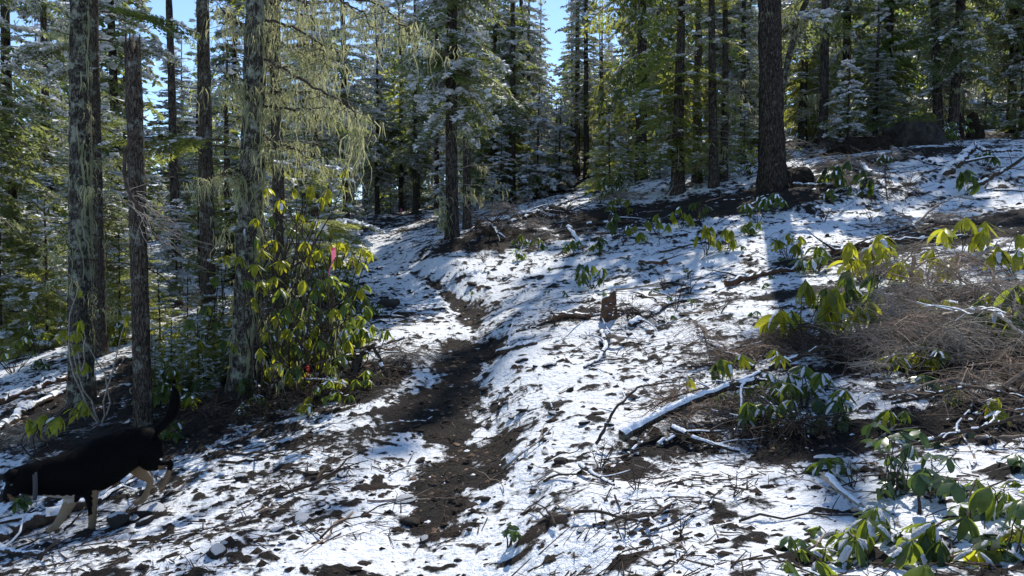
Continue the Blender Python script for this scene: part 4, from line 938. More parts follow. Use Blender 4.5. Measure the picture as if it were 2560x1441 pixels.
for zone, n, u0, u1, d0, d1, s0, s1, k, lab, g in [(0, 34, 880, 1400, 20, 42, .45, 1.1, 'young', 'one of the snow-dusted young conifers beyond the end of the trail', 'young conifers beyond the end of the trail'),
        (1, 26, 1480, 1900, 19, 34, .3, .85, 'young_bright', 'one of the bright young hemlocks under the trees left of the big fir', 'young hemlocks left of the big fir'),
        (2, 22, 1960, 2600, 20.5, 36, .3, .9, 'young_bright', 'one of the bright young hemlocks under the trees of the upper slope', 'young hemlocks of the upper slope'),
        (3, 20, 330, 620, 7.6, 10.5, .10, .20, 'young_bright', 'low feathery hemlock seedling between the snag and the lichen-hung trunk', 'hemlock seedlings among the near trunks'),
        (4, 22, -60, 900, 12, 24, .3, .9, 'young_bright', 'one of the sunlit young hemlocks in the lower wood behind the near trunks', 'young hemlocks of the lower wood')]:
    k_ = 0
    for tr in range(n*6):
        if k_ >= n: break
        u, d = rg.uniform(u0, u1), rg.uniform(d0, d1); x, y = foot(u, d)
        if abs(float(trail_d(np.array([x]), np.array([y]))[0])) < 1.1 or any((x-a)**2+(y-b)**2 < (.35 if zone != 3 else .03) for a, b in made): continue
        made.append((x, y)); k_ += 1; s = rg.uniform(s0, s1); put_tree(PR[k], 'young_conifer', x, y, lab, g, rg.random()*6.28, s)
# green shrubs of the understorey (farther, leaves joined)
rg = np.random.default_rng(21)
for i in range(104):
    if i >= 64: u, d = rg.uniform(380, 960), rg.uniform(7.6, 11.5)
    elif i < 30: u, d = rg.uniform(250, 960), rg.uniform(8.4, 17)
    elif i < 38: u, d = rg.uniform(0, 420), rg.uniform(10, 17)
    else: u, d = rg.uniform(1480, 2600), rg.uniform(17.6, 26)
    x, y = foot(u, d)
    if abs(float(trail_d(np.array([x]), np.array([y]))[0])) < .9: continue
    f = np.array([x, y, gz(x, y)]); hh = rg.uniform(.3, .9)*(.55 if i > 63 else 1)
    if i > 63 and float(trail_d(np.array([x]), np.array([y]))[0]) > -1.0: continue
    b = Bush('rhododendron', f, 'one of the leafy understorey rhododendrons '+('in the lower wood behind the near trunks' if i < 38 or i > 63 else 'under the trees beyond the clearing'), 'shrub', 'understorey rhododendrons: '+('lower wood' if i < 38 or i > 63 else 'beyond the clearing'), ('rhodo', 'rhodo_y') if i % 3 else ('rhodo',), far=True, seed=500+i, snow=.35)
    for k in range(int(5+9*rg.random())):
        a = rg.random()*6.28; p = f+np.array([math.cos(a)*hh*.7*rg.random(), math.sin(a)*hh*.7*rg.random(), hh*(.35+.65*rg.random())]); b.stem(p); b.whorl(p, 7, .13+.02*rg.random(), .7+.3*rg.random())
    b.done()
# ------------------------------------------------------------------ stones
def rock_mesh(name, seed, mt, flat=.6, rough=.35):
    import bmesh
    bm = bmesh.new(); bmesh.ops.create_icosphere(bm, subdivisions=3, radius=1); rg = np.random.default_rng(seed)
    N = [rg.normal(0, 1, 3) for _ in range(11)]; N = [n/np.linalg.norm(n) for n in N]; dd = [.62+.3*rg.random() for _ in N]
    for v in bm.verts:
        p = np.array(v.co); 
        for n, d in zip(N, dd):
            e = p@n-d
            if e > 0: p = p-n*e*.9
        p = p*(1+.05*math.sin(p[0]*9+seed)*math.cos(p[1]*8)); p[2] *= flat; v.co = p
    me = bpy.data.meshes.new(name); bm.to_mesh(me); bm.free(); me.materials.append(M[mt]); 
    for pl in me.polygons: pl.use_smooth = True
    return me
RK = [rock_mesh('stone', 60+i, 'rock', .5+.12*(i % 3)) for i in range(6)]; RKB = [rock_mesh('stone_bare', 80+i, 'rock_bare', .45+.12*(i % 3)) for i in range(4)]
ROCKS = [ # u, v centre, px half width, squash, bare?, label
 (972,757,30,1.3,1,'rounded dark boulder at the edge of the trail where it bends away'),
 (298,1316,28,1.2,0,'dark round stone in the snow right of the dog\'s front paws'),
 (378,1285,42,.8,0,'broad snow-capped stone below the dog\'s rear paw'),
 (365,1310,30,.7,0,'flat snow-capped stone between the round one and the broad one'),
 (778,1187,22,1,1,'brown stone left of its twin beside the dirt of the trail'),
 (815,1180,18,1.1,1,'brown stone right of its twin beside the dirt of the trail'),
 (790,1206,16,.7,1,'small flat stone under the brown pair'),
 (540,1385,32,1.0,0,'stone with a snowy cap near the bottom edge, below the dog\'s tracks'),
 (755,1312,30,.6,0,'long flat stone poking from the snow below the brown pair'),
 (1012,1256,30,.6,0,'flat stone with snow on top at the left margin of the trail'),
 (1027,1314,30,.6,1,'smooth greenish-grey stone at the left margin of the trail, lowest'),
 (1178,1270,22,.6,1,'half buried stone in the dirt of the lower trail'),
 (1215,1255,18,1.3,1,'dark stone set in the cut bank beside the lower trail'),
 (1110,1310,18,.6,1,'small brown stone in the bottom of the trail'),
 (1495,1033,22,.5,1,'flat slate-like stone on the snow below the stump'),
 (1402,1165,20,1.2,1,'dark angular stone standing on edge in the open snow'),
 (1308,1035,20,.6,1,'stone on the slope above the cut bank'),
 (1672,872,12,1.1,1,'small pointed brown stone right of the uprooted tangle'),
 (1515,860,24,.9,0,'dark snow-speckled boulder in the uprooted tangle below the stump'),
 (1210,975,20,.6,1,'stone lying in the trail beside its right bank'),
 (1232,850,14,.8,1,'stone at the foot of the right bank, upper trail'),
 (1060,1360,14,.6,0,'small snow-edged stone beside the lowest part of the trail'),
 (690,1330,18,.6,0,'dark stone in the snow left of the trail'),
 (600,1200,20,.8,0,'dark stone on the shaded snow between dog and trail'),
 (650,1150,20,.6,0,'snow-topped stone on the shaded snow above the brown pair'),
 (1280,1050,14,.6,0,'little stone poking from snow above the bank'),
 (1350,700,14,.6,1,'small brown stone on the shaded upper slope, right one'),
 (1221,720,14,.6,1,'small brown stone on the shaded upper slope, left one'),
 (1180,710,18,.9,1,'dark stone on the upper slope beside the trail'),
 (1060,870,14,.6,1,'stone at the left edge of the dark dirt of the trail'),
 (870,1135,16,.7,1,'brown stone among trail-side rubble, left'),(905,1130,14,.7,1,'brown stone among trail-side rubble, right'),
 (430,1240,22,.7,0,'dark stone just behind the dog\'s rear paws'),(500,1290,18,.6,0,'snow-edged stone in the shade right of the broad one'),
 (1620,1345,12,.7,0,'tiny dark stone on the bright snow of the near slope'),(2320,1270,14,.6,0,'stone under the leaves of the near corner'),
]
for i, (u, v, hw, sq, bare_, lab) in enumerate(ROCKS):
    p = on(u, v+hw*.3); s = hw/FPX*math.hypot(p[0], p[1]); rg = np.random.default_rng(i)
    t = obj('stone', (RKB if bare_ else RK)[i % (4 if bare_ else 6)], None, (p[0], p[1], p[2]+s*.12*sq), (rg.normal(0, .2), rg.normal(0, .2), rg.random()*6.28), (s, s*.8, s*sq)); tag(t, lab, 'stone', 'stones on the slope')
rg = np.random.default_rng(91)
ZN = [(430, 900, 1080, 1400, 'left of the trail in the broken snow'), (1000, 1240, 900, 1330, 'on the dirt of the trail'), (1260, 1700, 660, 1380, 'in the open snow right of the trail'), (1750, 2500, 560, 760, 'on the upper snow slope')]
for zi, (u0, u1, v0, v1, zl) in enumerate(ZN):
    for k in range(34 if zi < 3 else 16):
        u, v = rg.uniform(u0, u1), rg.uniform(v0, v1)
        if zi == 1 and abs(u-(1110+(1130-v)*.1)) > 75: continue
        p = on(u, v); s = (6+9*rg.random()**2)/FPX*p[1]; b = zi == 1
        t = obj('stone', (RKB if b else RK)[rg.integers(4)], None, (p[0], p[1], p[2]+s*.1), (rg.normal(0, .3), rg.normal(0, .3), rg.random()*6.28), (s*1.3, s*.9, s*.9)); tag(t, 'one of the small dark stones '+zl, 'stone', 'small stones '+zl)
# ------------------------------------------------------------------ logs and branches
def snow_top(mb, P, r, rg, cover=.85, h=.6):
    """snow lying along the top of a round stick, thicker and thinner, broken in places"""
    L = np.linalg.norm(np.diff(P, axis=0), axis=1).sum(); m_ = int(min(140, max(len(P), L/max(.012, float(r.max())*.5)))); tt = np.linspace(0, len(P)-1, m_); r = np.interp(tt, range(len(P)), r); P = np.stack([np.interp(tt, range(len(P)), P[:, i]) for i in range(3)], -1)
    n = len(P); k = 7 if r.max() > .012 else 5; a = np.linspace(-1.25, 1.25, k); T = np.gradient(P, axis=0); T /= np.linalg.norm(T, axis=1)[:, None]+1e-9; S = np.cross(T, [0, 0, 1]); S /= np.linalg.norm(S, axis=1)[:, None]+1e-9; U = np.cross(S, T)
    s0 = rg.random()*99; f = L/m_/max(.02, float(r.max())*1.6); q = np.arange(n)*f; m = (noise2(q*.35+s0, np.zeros(n)) > -.5+1.1*(1-cover))
    th = h*.6*(.35+.9*np.clip(.5+noise2(q*.8+s0, np.zeros(n)+3), 0, 1.3)); e = .22*noise2(np.repeat((q*1.3)[:, None], k, 1)+s0, np.repeat(a[None]*1.6, n, 0))+rg.normal(0, .03, (n, k))
    end = np.clip(np.minimum(np.arange(n), n-1-np.arange(n))/2.0, .15, 1)
    V = P[:, None, :]+(r[:, None]*(1.05+e))[..., None]*np.sin(a)[None, :, None]*S[:, None, :]+(r[:, None]*(np.cos(a)[None]*(1.0+(th*end)[:, None])+.10+e*1.3*np.cos(a)[None]))[..., None]*U[:, None, :]
    i = np.arange(n-1)[:, None]*k; j = np.arange(k-1)[None]; F = np.stack([i+j, i+j+1, i+k+j+1, i+k+j], -1); F = F[m[:-1] & m[1:]]
    if len(F):
        F = F.reshape(-1, 4); u_ = np.unique(F); rm = np.zeros(n*k, int); rm[u_] = np.arange(len(u_)); mb.add(V.reshape(-1, 3)[u_], rm[F])
def log(name, lab, px, rpx, mt='darktwig', snow=0, k=10, side=0, cat='branch', group=None, lift=.5, rough=.15, taper=.55, seed=0, wob=.25):
    """px: (u, v[, height above ground m]) points; radius in photo pixels at the first"""
    rg = np.random.default_rng(abs(seed*7919+int(px[0][0]))); C = []
    for q in px:
        p = on(q[0], q[1])
        if len(q) > 2 and q[2]:   # raised point: the same pixel, but nearer than the ground behind it
            d0 = p[1]; d = d0; 
            for _ in range(60):
                d -= .04; c = at(q[0], q[1], d)
                if c[2]-gz(c[0], c[1]) > q[2]: break
            p = c
        C.append(p)
    C = np.array(C); dist = C[:, 1].mean(); r0 = rpx/FPX*dist; n = max(8, int(np.linalg.norm(np.diff(C, axis=0), axis=1).sum()/.05)); n = min(n, 60)
    tt = np.linspace(0, len(C)-1, n); P = np.stack([np.interp(tt, range(len(C)), C[:, i]) for i in range(3)], -1)
    for _ in range(2): P[1:-1] = (P[:-2]+2*P[1:-1]+P[2:])/4
    P[:, 2] += r0*lift; P[1:-1] += rg.normal(0, r0*wob, (n-2, 3)); o = P[n//2].copy(); o[2] -= r0; Q = P-o; rr = np.linspace(r0, r0*taper, n)*(1+rg.normal(0, rough*.4, n))
    t = thing(name, o, lab, cat, group); mb = MB(); tube(mb, Q, rr, k, rough=rough, seed=seed); obj('wood', mb.mesh('wood', M[mt], k > 5), t)
    if snow:
        s = MB(); snow_top(s, Q, rr, rg, snow); 
        if s.n: stuff(obj('snow_cover', s.mesh('log_snow', M['snow'], True), t))
    if side:
        tw = MB(); sn2 = MB()
        for i in range(side):
            j = rg.integers(2, n-1); a = rg.random()*6.28; B = wander(Q[j], [math.cos(a), math.sin(a), .35*rg.random()], r0*(5+14*rg.random()), 6, .3, rg, .03); r2 = np.linspace(rr[j]*.4, .0015, 6); tube(tw, B, r2, 4, cap=False)
            if snow and rg.random() < .5: snow_top(sn2, B, r2+.002, rg, .9)
        stuff(obj('side_twigs', tw.mesh('side_twigs', M[mt if mt in ('darktwig', 'dead', 'deadred') else 'darktwig']), t))
        if sn2.n: stuff(obj('twig_snow', sn2.mesh('twig_snow', M['snow']), t))
    return t
GB = 'fallen branches on the slope'
log('fallen_log', 'snow-topped cut log lying across the front of the brush pile', [(1556,1098,.05),(1640,1052,.09),(1740,1003,.14),(1830,975,.18),(1915,952,.22)], 14, 'bark_near', .8, 14, 4, 'log', GB, wob=.06)
log('fallen_branch', 'snow-striped branch running right from the foot of the cut log', [(1680,1072,.05),(1750,1108,.04),(1850,1142)], 8, 'darktwig', .95, 8, 6, 'branch', GB)
log('fallen_branch', 'second snow-covered limb lying along the top of the cut log', [(1700,1010,.12),(1800,985,.16),(1900,935,.2)], 9, 'darktwig', .95, 8, 5, 'branch', GB, seed=2)
log('fallen_branch', 'stick with a ridge of snow slanting down in the near corner', [(2055,1192,.1),(2110,1240,.05),(2162,1290)], 10, 'dead', .9, 10, 2, 'branch', GB)
log('fallen_branch', 'snow-crusted branch above the cut log', [(1770,858,.05),(1830,890,.04),(1885,925)], 7, 'darktwig', .9, 8, 8, 'branch', GB)
log('fallen_branch', 'dark branch slanting up through the glowing rhododendron', [(1925,928,.05),(1990,900,.14),(2055,870,.25)], 8, 'darktwig', .6, 8, 4, 'branch', GB)
log('fallen_log', 'long rotten red-brown log lying across the sunny slope', [(1815,722,.0),(1900,700,.0),(1990,680,.0),(2080,655,.0)], 9, 'wood_red', .2, 10, 3, 'log', GB, .6, .35)
log('fallen_log', 'second rotten log above and right of the long red-brown one', [(2085,640),(2150,625),(2230,605)], 9, 'wood_red', .3, 10, 3, 'log', GB, .6, .3, seed=2)
log('fallen_log', 'dark shaded log lying along the upper edge of the brush', [(2235,612),(2350,603),(2420,596)], 8, 'wood_snow', .2, 8, 4, 'log', GB)
log('fallen_branch', 'pale branch at the side edge of the view above the brush', [(2380,668,.1),(2480,625,.1),(2575,588,.1)], 6, 'dead', .4, 8, 5, 'branch', GB)
log('fallen_branch', 'long arching grey branch hanging over the right part of the brush', [(2360,790,.35),(2420,778,.5),(2480,782,.5),(2520,810,.4),(2570,850,.25)], 6, 'dead', .5, 8, 14, 'branch', GB)
log('dead_stick', 'upright brown dead stick standing in the brush', [(2278,735,.0),(2281,690,.2),(2284,640,.42)], 8, 'deadred', 0, 8, 3, 'stick', GB, 0, .2, .6)
log('dead_stick', 'thin upright stick in the right part of the brush', [(2440,770,.1),(2437,710,.4)], 4, 'dead', 0, 6, 0, 'stick', GB, 0)
log('fallen_log', 'red splintered log piece lying left of the stump', [(1385,803),(1430,798),(1475,800)], 11, 'wood_red', .45, 10, 2, 'log', GB, .5, .4)
log('fallen_branch', 'thin dark limb reaching left from the red log piece', [(1385,803),(1340,820),(1290,838)], 4, 'darktwig', .3, 6, 5, 'branch', GB)
log('fallen_branch', 'long dark limb running up to the right from the stump', [(1575,825),(1640,795),(1680,765),(1722,757)], 8, 'darktwig', .7, 8, 7, 'branch', GB)
log('fallen_branch', 'twisted snow-edged limb below the stump', [(1505,832,.05),(1515,870,.08),(1495,905,.03),(1460,930)], 6, 'darktwig', .8, 8, 7, 'branch', GB)
log('fallen_branch', 'short pale root curling out above the dark boulder', [(1513,835,.08),(1530,848,.08),(1560,852,.04)], 7, 'deadred', .5, 8, 2, 'branch', GB)
log('forked_log', 'snow-covered upright fork of a log on the upper slope, thick lower arm', [(2362,438,.05),(2400,402,.25),(2436,366,.5)], 10, 'wood_snow', .9, 10, 2, 'log', GB, 0, .12, .75)
log('fallen_branch', 'thin arm bending down right from the top of the snowy fork', [(2436,366,.5),(2462,376,.4),(2480,380,.3),(2550,376,.1)], 4, 'darktwig', .7, 8, 3, 'branch', GB, 0)
log('fallen_branch', 'branch lying left of the snowy fork', [(2290,398),(2335,415),(2372,422)], 6, 'darktwig', .7, 8, 3, 'branch', GB)
log('fallen_branch', 'dark diagonal branch at the upper right-hand snow', [(2445,466,.05),(2500,436,.2),(2565,395,.45)], 6, 'darktwig', .5, 8, 6, 'branch', GB)
log('dead_stick', 'dead stick leaning on the mossy mound', [(2250,400,.0),(2225,362,.25),(2190,325,.55)], 6, 'dead', .3, 8, 2, 'stick', GB, 0)
log('fallen_log', 'dark log with a line of snow right of the big fir\'s foot', [(1942,468),(2010,467),(2080,468)], 6, 'wood_snow', .6, 8, 2, 'log', GB)
log('fallen_log', 'pale curved log in the snow above the drooping rhododendron', [(2150,418),(2175,440),(2220,450)], 7, 'dead', .6, 8, 3, 'log', GB)
log('fallen_branch', 'thin pale branch forking on the upper slope above the arching twigs', [(2290,560,.1),(2340,515,.25),(2390,490,.35),(2436,500,.25)], 3, 'deadred', .2, 6, 4, 'branch', GB, 0)
log('fallen_log', 'leaning snowy log in the dark brush right of the thick straight trunk', [(1226,565,.25),(1242,583,.1),(1262,602)], 5, 'wood_snow', .95, 8, 3, 'log', GB)
log('fallen_log', 'short white snowy log standing out in the middle of the slope', [(1418,572,.2),(1434,592,.1),(1448,612)], 7, 'wood_snow', .97, 8, 0, 'log', GB)
log('snowy_stub', 'snow-plastered broken stub standing beside a dark log', [(1522,575),(1526,556,.12),(1530,537,.28)], 9, 'wood_snow', .97, 8, 3, 'stump', GB, 0)
log('fallen_log', 'dark log under the snow-plastered stub', [(1468,566),(1530,562),(1580,560)], 6, 'darktwig', .5, 8, 4, 'log', GB)
log('fallen_log', 'dark broken log in the shaded brush pile, longest', [(1230,565),(1330,545),(1390,552)], 11, 'wood_snow', .6, 8, 8, 'log', GB)
log('fallen_branch', 'thin snow-edged pole rising right out of the brush pile', [(1270,560,.1),(1370,525,.25),(1460,492,.35)], 4, 'darktwig', .6, 6, 8, 'branch', GB)
log('fallen_log', 'red-brown bark slab lying in the sunlit snow', [(1600,665),(1635,660),(1668,664)], 9, 'wood_red', .6, 8, 1, 'log', GB)
log('fallen_log', 'rotten log lying in the grass of sticks left of the striped trunk, lower one', [(-20,1095),(60,1040),(165,985)], 13, 'wood_snow', .5, 10, 5, 'log', GB)
log('fallen_log', 'brown rotten log left of the striped trunk, upper one', [(-20,1025),(80,985),(165,958)], 11, 'wood_red', .5, 10, 4, 'log', GB)
log('fallen_log', 'large dark snow-topped log passing under the dog\'s front legs', [(-40,1352,.03),(80,1310,.03),(200,1262,.03),(300,1210,.03),(400,1160)], 24, 'wood_snow', .6, 14, 4, 'log', GB, .0, .2, .35)
log('fallen_branch', 'snow-edged stick under the dog\'s belly', [(250,1255,.02),(300,1222,.03),(350,1195,.03)], 6, 'darktwig', .85, 8, 3, 'branch', GB)
log('fallen_branch', 'thin dark twig beside the dog\'s front paw', [(160,1330),(190,1300,.04),(212,1270,.08)], 3, 'darktwig', 0, 6, 2, 'branch', GB)
log('fallen_branch', 'dark root lying along the bottom left-hand corner of the snow', [(-20,1380),(40,1392),(110,1400)], 10, 'wood_snow', .5, 8, 3, 'branch', GB)
log('fallen_branch', 'forked dark twig sticking up at the lower left', [(100,1410),(120,1370,.05),(150,1352,.1)], 5, 'darktwig', 0, 6, 3, 'branch', GB)
log('fallen_branch', 'long bent stick in the snow of the near slope with a hooked end', [(1436,1283,.03),(1500,1276,.05),(1560,1300,.04),(1610,1308,.02)], 5, 'darktwig', .3, 8, 4, 'branch', GB)
log('fallen_branch', 'dark stick branching down the near slope', [(1610,1308,.03),(1640,1290,.05),(1690,1262)], 5, 'darktwig', .2, 8, 4, 'branch', GB)
log('fallen_branch', 'snow-dusted stick lying above the near slope\'s bent stick', [(1450,1165,.04),(1490,1190,.02),(1535,1222)], 6, 'darktwig', .8, 8, 3, 'branch', GB)
log('fallen_branch', 'curved dark twig pointing at the angular stone', [(1360,1212),(1385,1190,.03),(1440,1188,.03)], 4, 'darktwig', 0, 6, 2, 'branch', GB)
log('fallen_branch', 'long thin arched twig left of the cut log', [(1490,1110,.05),(1540,1020,.22),(1600,965,.28),(1690,955,.1)], 4, 'darktwig', .2, 6, 5, 'branch', GB, 0)
log('fallen_branch', 'reddish stick at the bottom edge of the near corner', [(2010,1400),(2040,1370,.04),(2060,1340,.06)], 4, 'deadred', 0, 6, 2, 'branch', GB)
log('fallen_branch', 'brown root lying across the snow at the side of the near corner', [(2440,1115),(2500,1108),(2575,1106)], 7, 'deadred', .3, 8, 2, 'branch', GB)
log('fallen_branch', 'long dark branch coming in from the side above the brown root', [(2250,1125,.02),(2400,1085,.05),(2500,1060,.1),(2575,1035,.15)], 6, 'darktwig', .5, 8, 8, 'branch', GB)
log('fallen_branch', 'thin dark branch arching over the snow from the brush', [(2230,1010,.05),(2330,990,.15),(2420,965,.2),(2500,985,.1),(2570,1000)], 4, 'darktwig', .3, 8, 8, 'branch', GB)
log('dead_stick', 'short upright splintered stick among the near corner leaves', [(2298,1290),(2298,1250,.05),(2300,1215,.1)], 5, 'darktwig', 0, 6, 2, 'stick', GB, 0)
log('dead_branch', 'thin leaning dead branch on the dark bank left of the trail', [(965,945),(945,895,.15),(932,860,.3)], 6, 'darktwig', .2, 8, 3, 'branch', GB, 0)
log('dead_branch', 'dark forked root wad branch beside the yellow leaf left of the trail', [(880,960),(890,905,.15),(915,870,.25),(935,862,.3)], 10, 'darktwig', .3, 8, 5, 'branch', GB, 0)
log('fallen_branch', 'pale barkless log end on the dark bank below the rhododendron', [(680,990),(700,975),(730,960)], 14, 'dead', .4, 10, 2, 'log', GB)
log('fallen_branch', 'snowy branch left of the trail above the dark bank', [(850,900),(910,880,.04),(1010,850)], 6, 'darktwig', .6, 8, 6, 'branch', GB)
log('fallen_branch', 'branch by the dark boulder at the trail bend', [(880,800),(950,795),(1010,800)], 6, 'wood_snow', .6, 8, 5, 'branch', GB)
log('fallen_branch', 'dark limb lying on the cut bank of the trail', [(1245,890),(1290,880),(1340,868)], 9, 'wood_snow', .7, 8, 3, 'branch', GB)
log('fallen_branch', 'short dark stick across the bank above the flat trail stone', [(1235,1025),(1270,1026)], 4, 'darktwig', .2, 6, 1, 'branch', GB)
# random sticks by zone
rg = np.random.default_rng(33)
SZ = [(450, 1000, 1060, 1400, 22, 'in the broken snow left of the trail'), (1250, 1750, 640, 1400, 46, 'in the open snow right of the trail'), (1750, 2500, 480, 720, 40, 'on the upper snow slope'),
      (1150, 1700, 520, 640, 40, 'in the shaded brush pile at the top of the slope'), (300, 900, 700, 1050, 44, 'on the dark forest floor left of the trail'), (1650, 2550, 760, 1440, 40, 'around the dead brush pile'), (0, 400, 880, 1400, 20, 'around the dog'), (1650, 2500, 380, 540, 34, 'at the foot of the upper trees')]
for u0, u1, v0, v1, n, zl in SZ:
    for k in range(n):
        u, v = rg.uniform(u0, u1), rg.uniform(v0, v1); p = on(u, v); L = (.15+.42*rg.random()**1.6)*(1+p[1]/14); a = rg.normal(.35, .9); nn = 7
        P = wander([p[0], p[1], 0], [math.cos(a), math.sin(a), 0], L, nn, .28, rg); z, _ = ground_surface(P[:, 0], P[:, 1]); rad = (.003+.007*rg.random()**2.5)*(1+p[1]/16)
        P[:, 2] = z+rad*.6+np.abs(rg.normal(0, .012, nn))+.06*rg.random()*np.linspace(0, 1, nn)*rg.integers(0, 2); o = P[0].copy(); mb = MB(); tube(mb, P-o, np.linspace(rad, rad*.4, nn), 5, rough=.2)
        for q in range(rg.integers(0, 4)):
            j = rg.integers(2, nn-1); b = a+rg.choice([-1, 1])*.8; B = wander((P-o)[j], [math.cos(b), math.sin(b), .3*rg.random()], L*.35, 4, .25, rg); tube(mb, B, np.linspace(rad*.5, rad*.2, 4), 4, cap=False)
        t = obj('stick', mb.mesh('stick', M[['darktwig', 'dead', 'deadred', 'darktwig'][rg.integers(4)]]), None, o); tag(t, 'loose dead stick '+zl, 'stick', 'loose sticks '+zl)
        if rg.random() < .3:
            s = MB(); snow_top(s, P-o, np.linspace(rad, rad*.4, nn)*1.05, rg, .6, .5)
            if s.n: stuff(obj('snow_cover', s.mesh('stick_snow', M['snow'], True), t))
# stump
def stump():
    p = on(1521, 808); t = thing('stump', p, 'small splintered red-brown stump standing in the sunny snow', 'stump'); rg = np.random.default_rng(2); k, n = 28, 9; th = np.arange(k)*2*math.pi/k
    r = .082*(1+.12*np.sin(th*3+1)+.10*rg.normal(0, 1, k)*.6); z = np.linspace(-.05, .22, n); top = .05*np.sin(th+2.2)+.035*rg.random(k)*2
    V = np.stack([np.stack([np.cos(th)*r*(1.18-.3*(i/n)+.25*math.exp(-i)), np.sin(th)*r*(1.1-.25*(i/n)+.25*math.exp(-i)), z[i]+top*(i/(n-1))**3], -1) for i in range(n)]); V = V.reshape(-1, 3)
    i = np.arange(n-1)[:, None]*k; j = np.arange(k)[None]; j2 = (j+1) % k; mb = MB(); mb.add(V, np.stack([i+j, i+j2, i+k+j2, i+k+j], -1).reshape(-1, 4)); mb.add([[0, 0, .13]], np.zeros((0, 3), int)); b = k*n
    mb.F3.append(np.stack([(n-1)*k+np.arange(k), (n-1)*k+(np.arange(k)+1) % k, np.full(k, b)], 1)); mb.M3.append(np.zeros(k, int)); obj('wood', mb.mesh('stump_wood', M['wood_red']), t)
    sn = MB()
    for q in range(26):
        a = rg.random()*6.28; rr = .085*rg.random()**.5; zz = .17 if rr < .06 else rg.uniform(.02, .16); s = .012+.014*rg.random(); c = np.array([rr*math.cos(a)*1.15+.01, rr*math.sin(a)-.02, zz])
        V = np.array([[math.cos(x)*s*(.8+.4*rg.random()), math.sin(x)*s, 0] for x in np.arange(6)*1.047]+[[0, 0, s*.6]])+c; sn.add(V, [[i, (i+1) % 6, 6] for i in range(6)])
    stuff(obj('snow_cover', sn.mesh('stump_snow', M['snow'], True), t))
stump()
# mounds of earth, roots and moss
def mound(name, lab, u, v, d, rx, ry, h, mt, cat, seed, fuzz=0, fm='darktwig', moss=False):
    x, y = foot(u, d); z0 = gz(x, y); rg = np.random.default_rng(seed); t = thing(name, (x, y, z0), lab, cat); n, k = 22, 44; V = []
    th = np.arange(k)*2*math.pi/k
    for i in range(n):
        f = i/(n-1); rr = math.cos(f*math.pi/2)**.8; V.append(np.stack([rx*rr*np.cos(th), ry*rr*np.sin(th), np.full(k, h*math.sin(f*math.pi/2)-.12)], -1))
    V = np.concatenate(V); g = 1+.42*noise2(V[:, 0]*2.2/rx*.6+seed, V[:, 1]*2+V[:, 2]*2.3)+.22*noise2(V[:, 0]*7+V[:, 2]*5, V[:, 1]*7-V[:, 2]*4+seed); V = V*g[:, None]
    i = np.arange(n-1)[:, None]*k; j = np.arange(k)[None]; j2 = (j+1) % k; mb = MB(); mb.add(V, np.stack([i+j, i+j2, i+k+j2, i+k+j], -1).reshape(-1, 4)); obj('mass', mb.mesh(name+'_mass', M[mt], True), t)
    if moss:
        W = V.copy()*1.015; sel = W[:, 2] > h*.62; idx = np.arange(len(W)).reshape(n, k); F = np.stack([i+j, i+j2, i+k+j2, i+k+j], -1).reshape(-1, 4); F = F[sel[F].all(1)]; m2 = MB(); m2.add(W, F); obj('moss', m2.mesh('moss_cover', M['moss'], True), t)
    if fuzz:
        tw = MB()
        for q in range(fuzz):
            p = V[rg.integers(0, len(V)*3//4)]; a = rg.random()*6.28; B = wander(p, [math.cos(a), math.sin(a), rg.normal(.1, .5)], .15+.5*rg.random(), 5, .35, rg, .04); tube(tw, B, np.linspace(.009, .002, 5), 3, cap=False)
        stuff(obj('roots', tw.mesh('roots', M[fm]), t))
    return t
mound('boulder', 'big dark boulder with a mossy top below the upper trees', 2275, 400, 19.0, .72, .6, .72, 'boulder', 'boulder', 3, 60, moss=True)
mound('earth_mound', 'dark mound of earth and roots left of the mossy boulder', 2165, 400, 19.2, .9, .6, .45, 'earth', 'mound', 4, 260)
mound('root_mound', 'dark root mound swelling from the right side of the big fir\'s foot', 1975, 455, 16.2, .42, .4, .42, 'earth', 'mound', 5, 70)
mound('root_wad', 'black uprooted root wad in the middle of the shaded brush pile', 1388, 562, 17.4, .28, .22, .28, 'earth', 'root wad', 6, 46)
mound('dirt_mound', 'dark overhanging clump of earth and roots on the left bank of the trail', 915, 925, 7.4, .22, .2, .2, 'earth', 'mound', 7, 60)
mound('mossy_stump', 'pointed dark stump wrapped in moss below the upper trees', 2425, 338, 21.5, .24, .24, .75, 'earth', 'stump', 9, 14)
mound('mossy_stump', 'mossy grey stump at the edge of the view behind the dog\'s head', 25, 1170, 5.6, .12, .16, .22, 'rock', 'stump', 10, 12, moss=True)
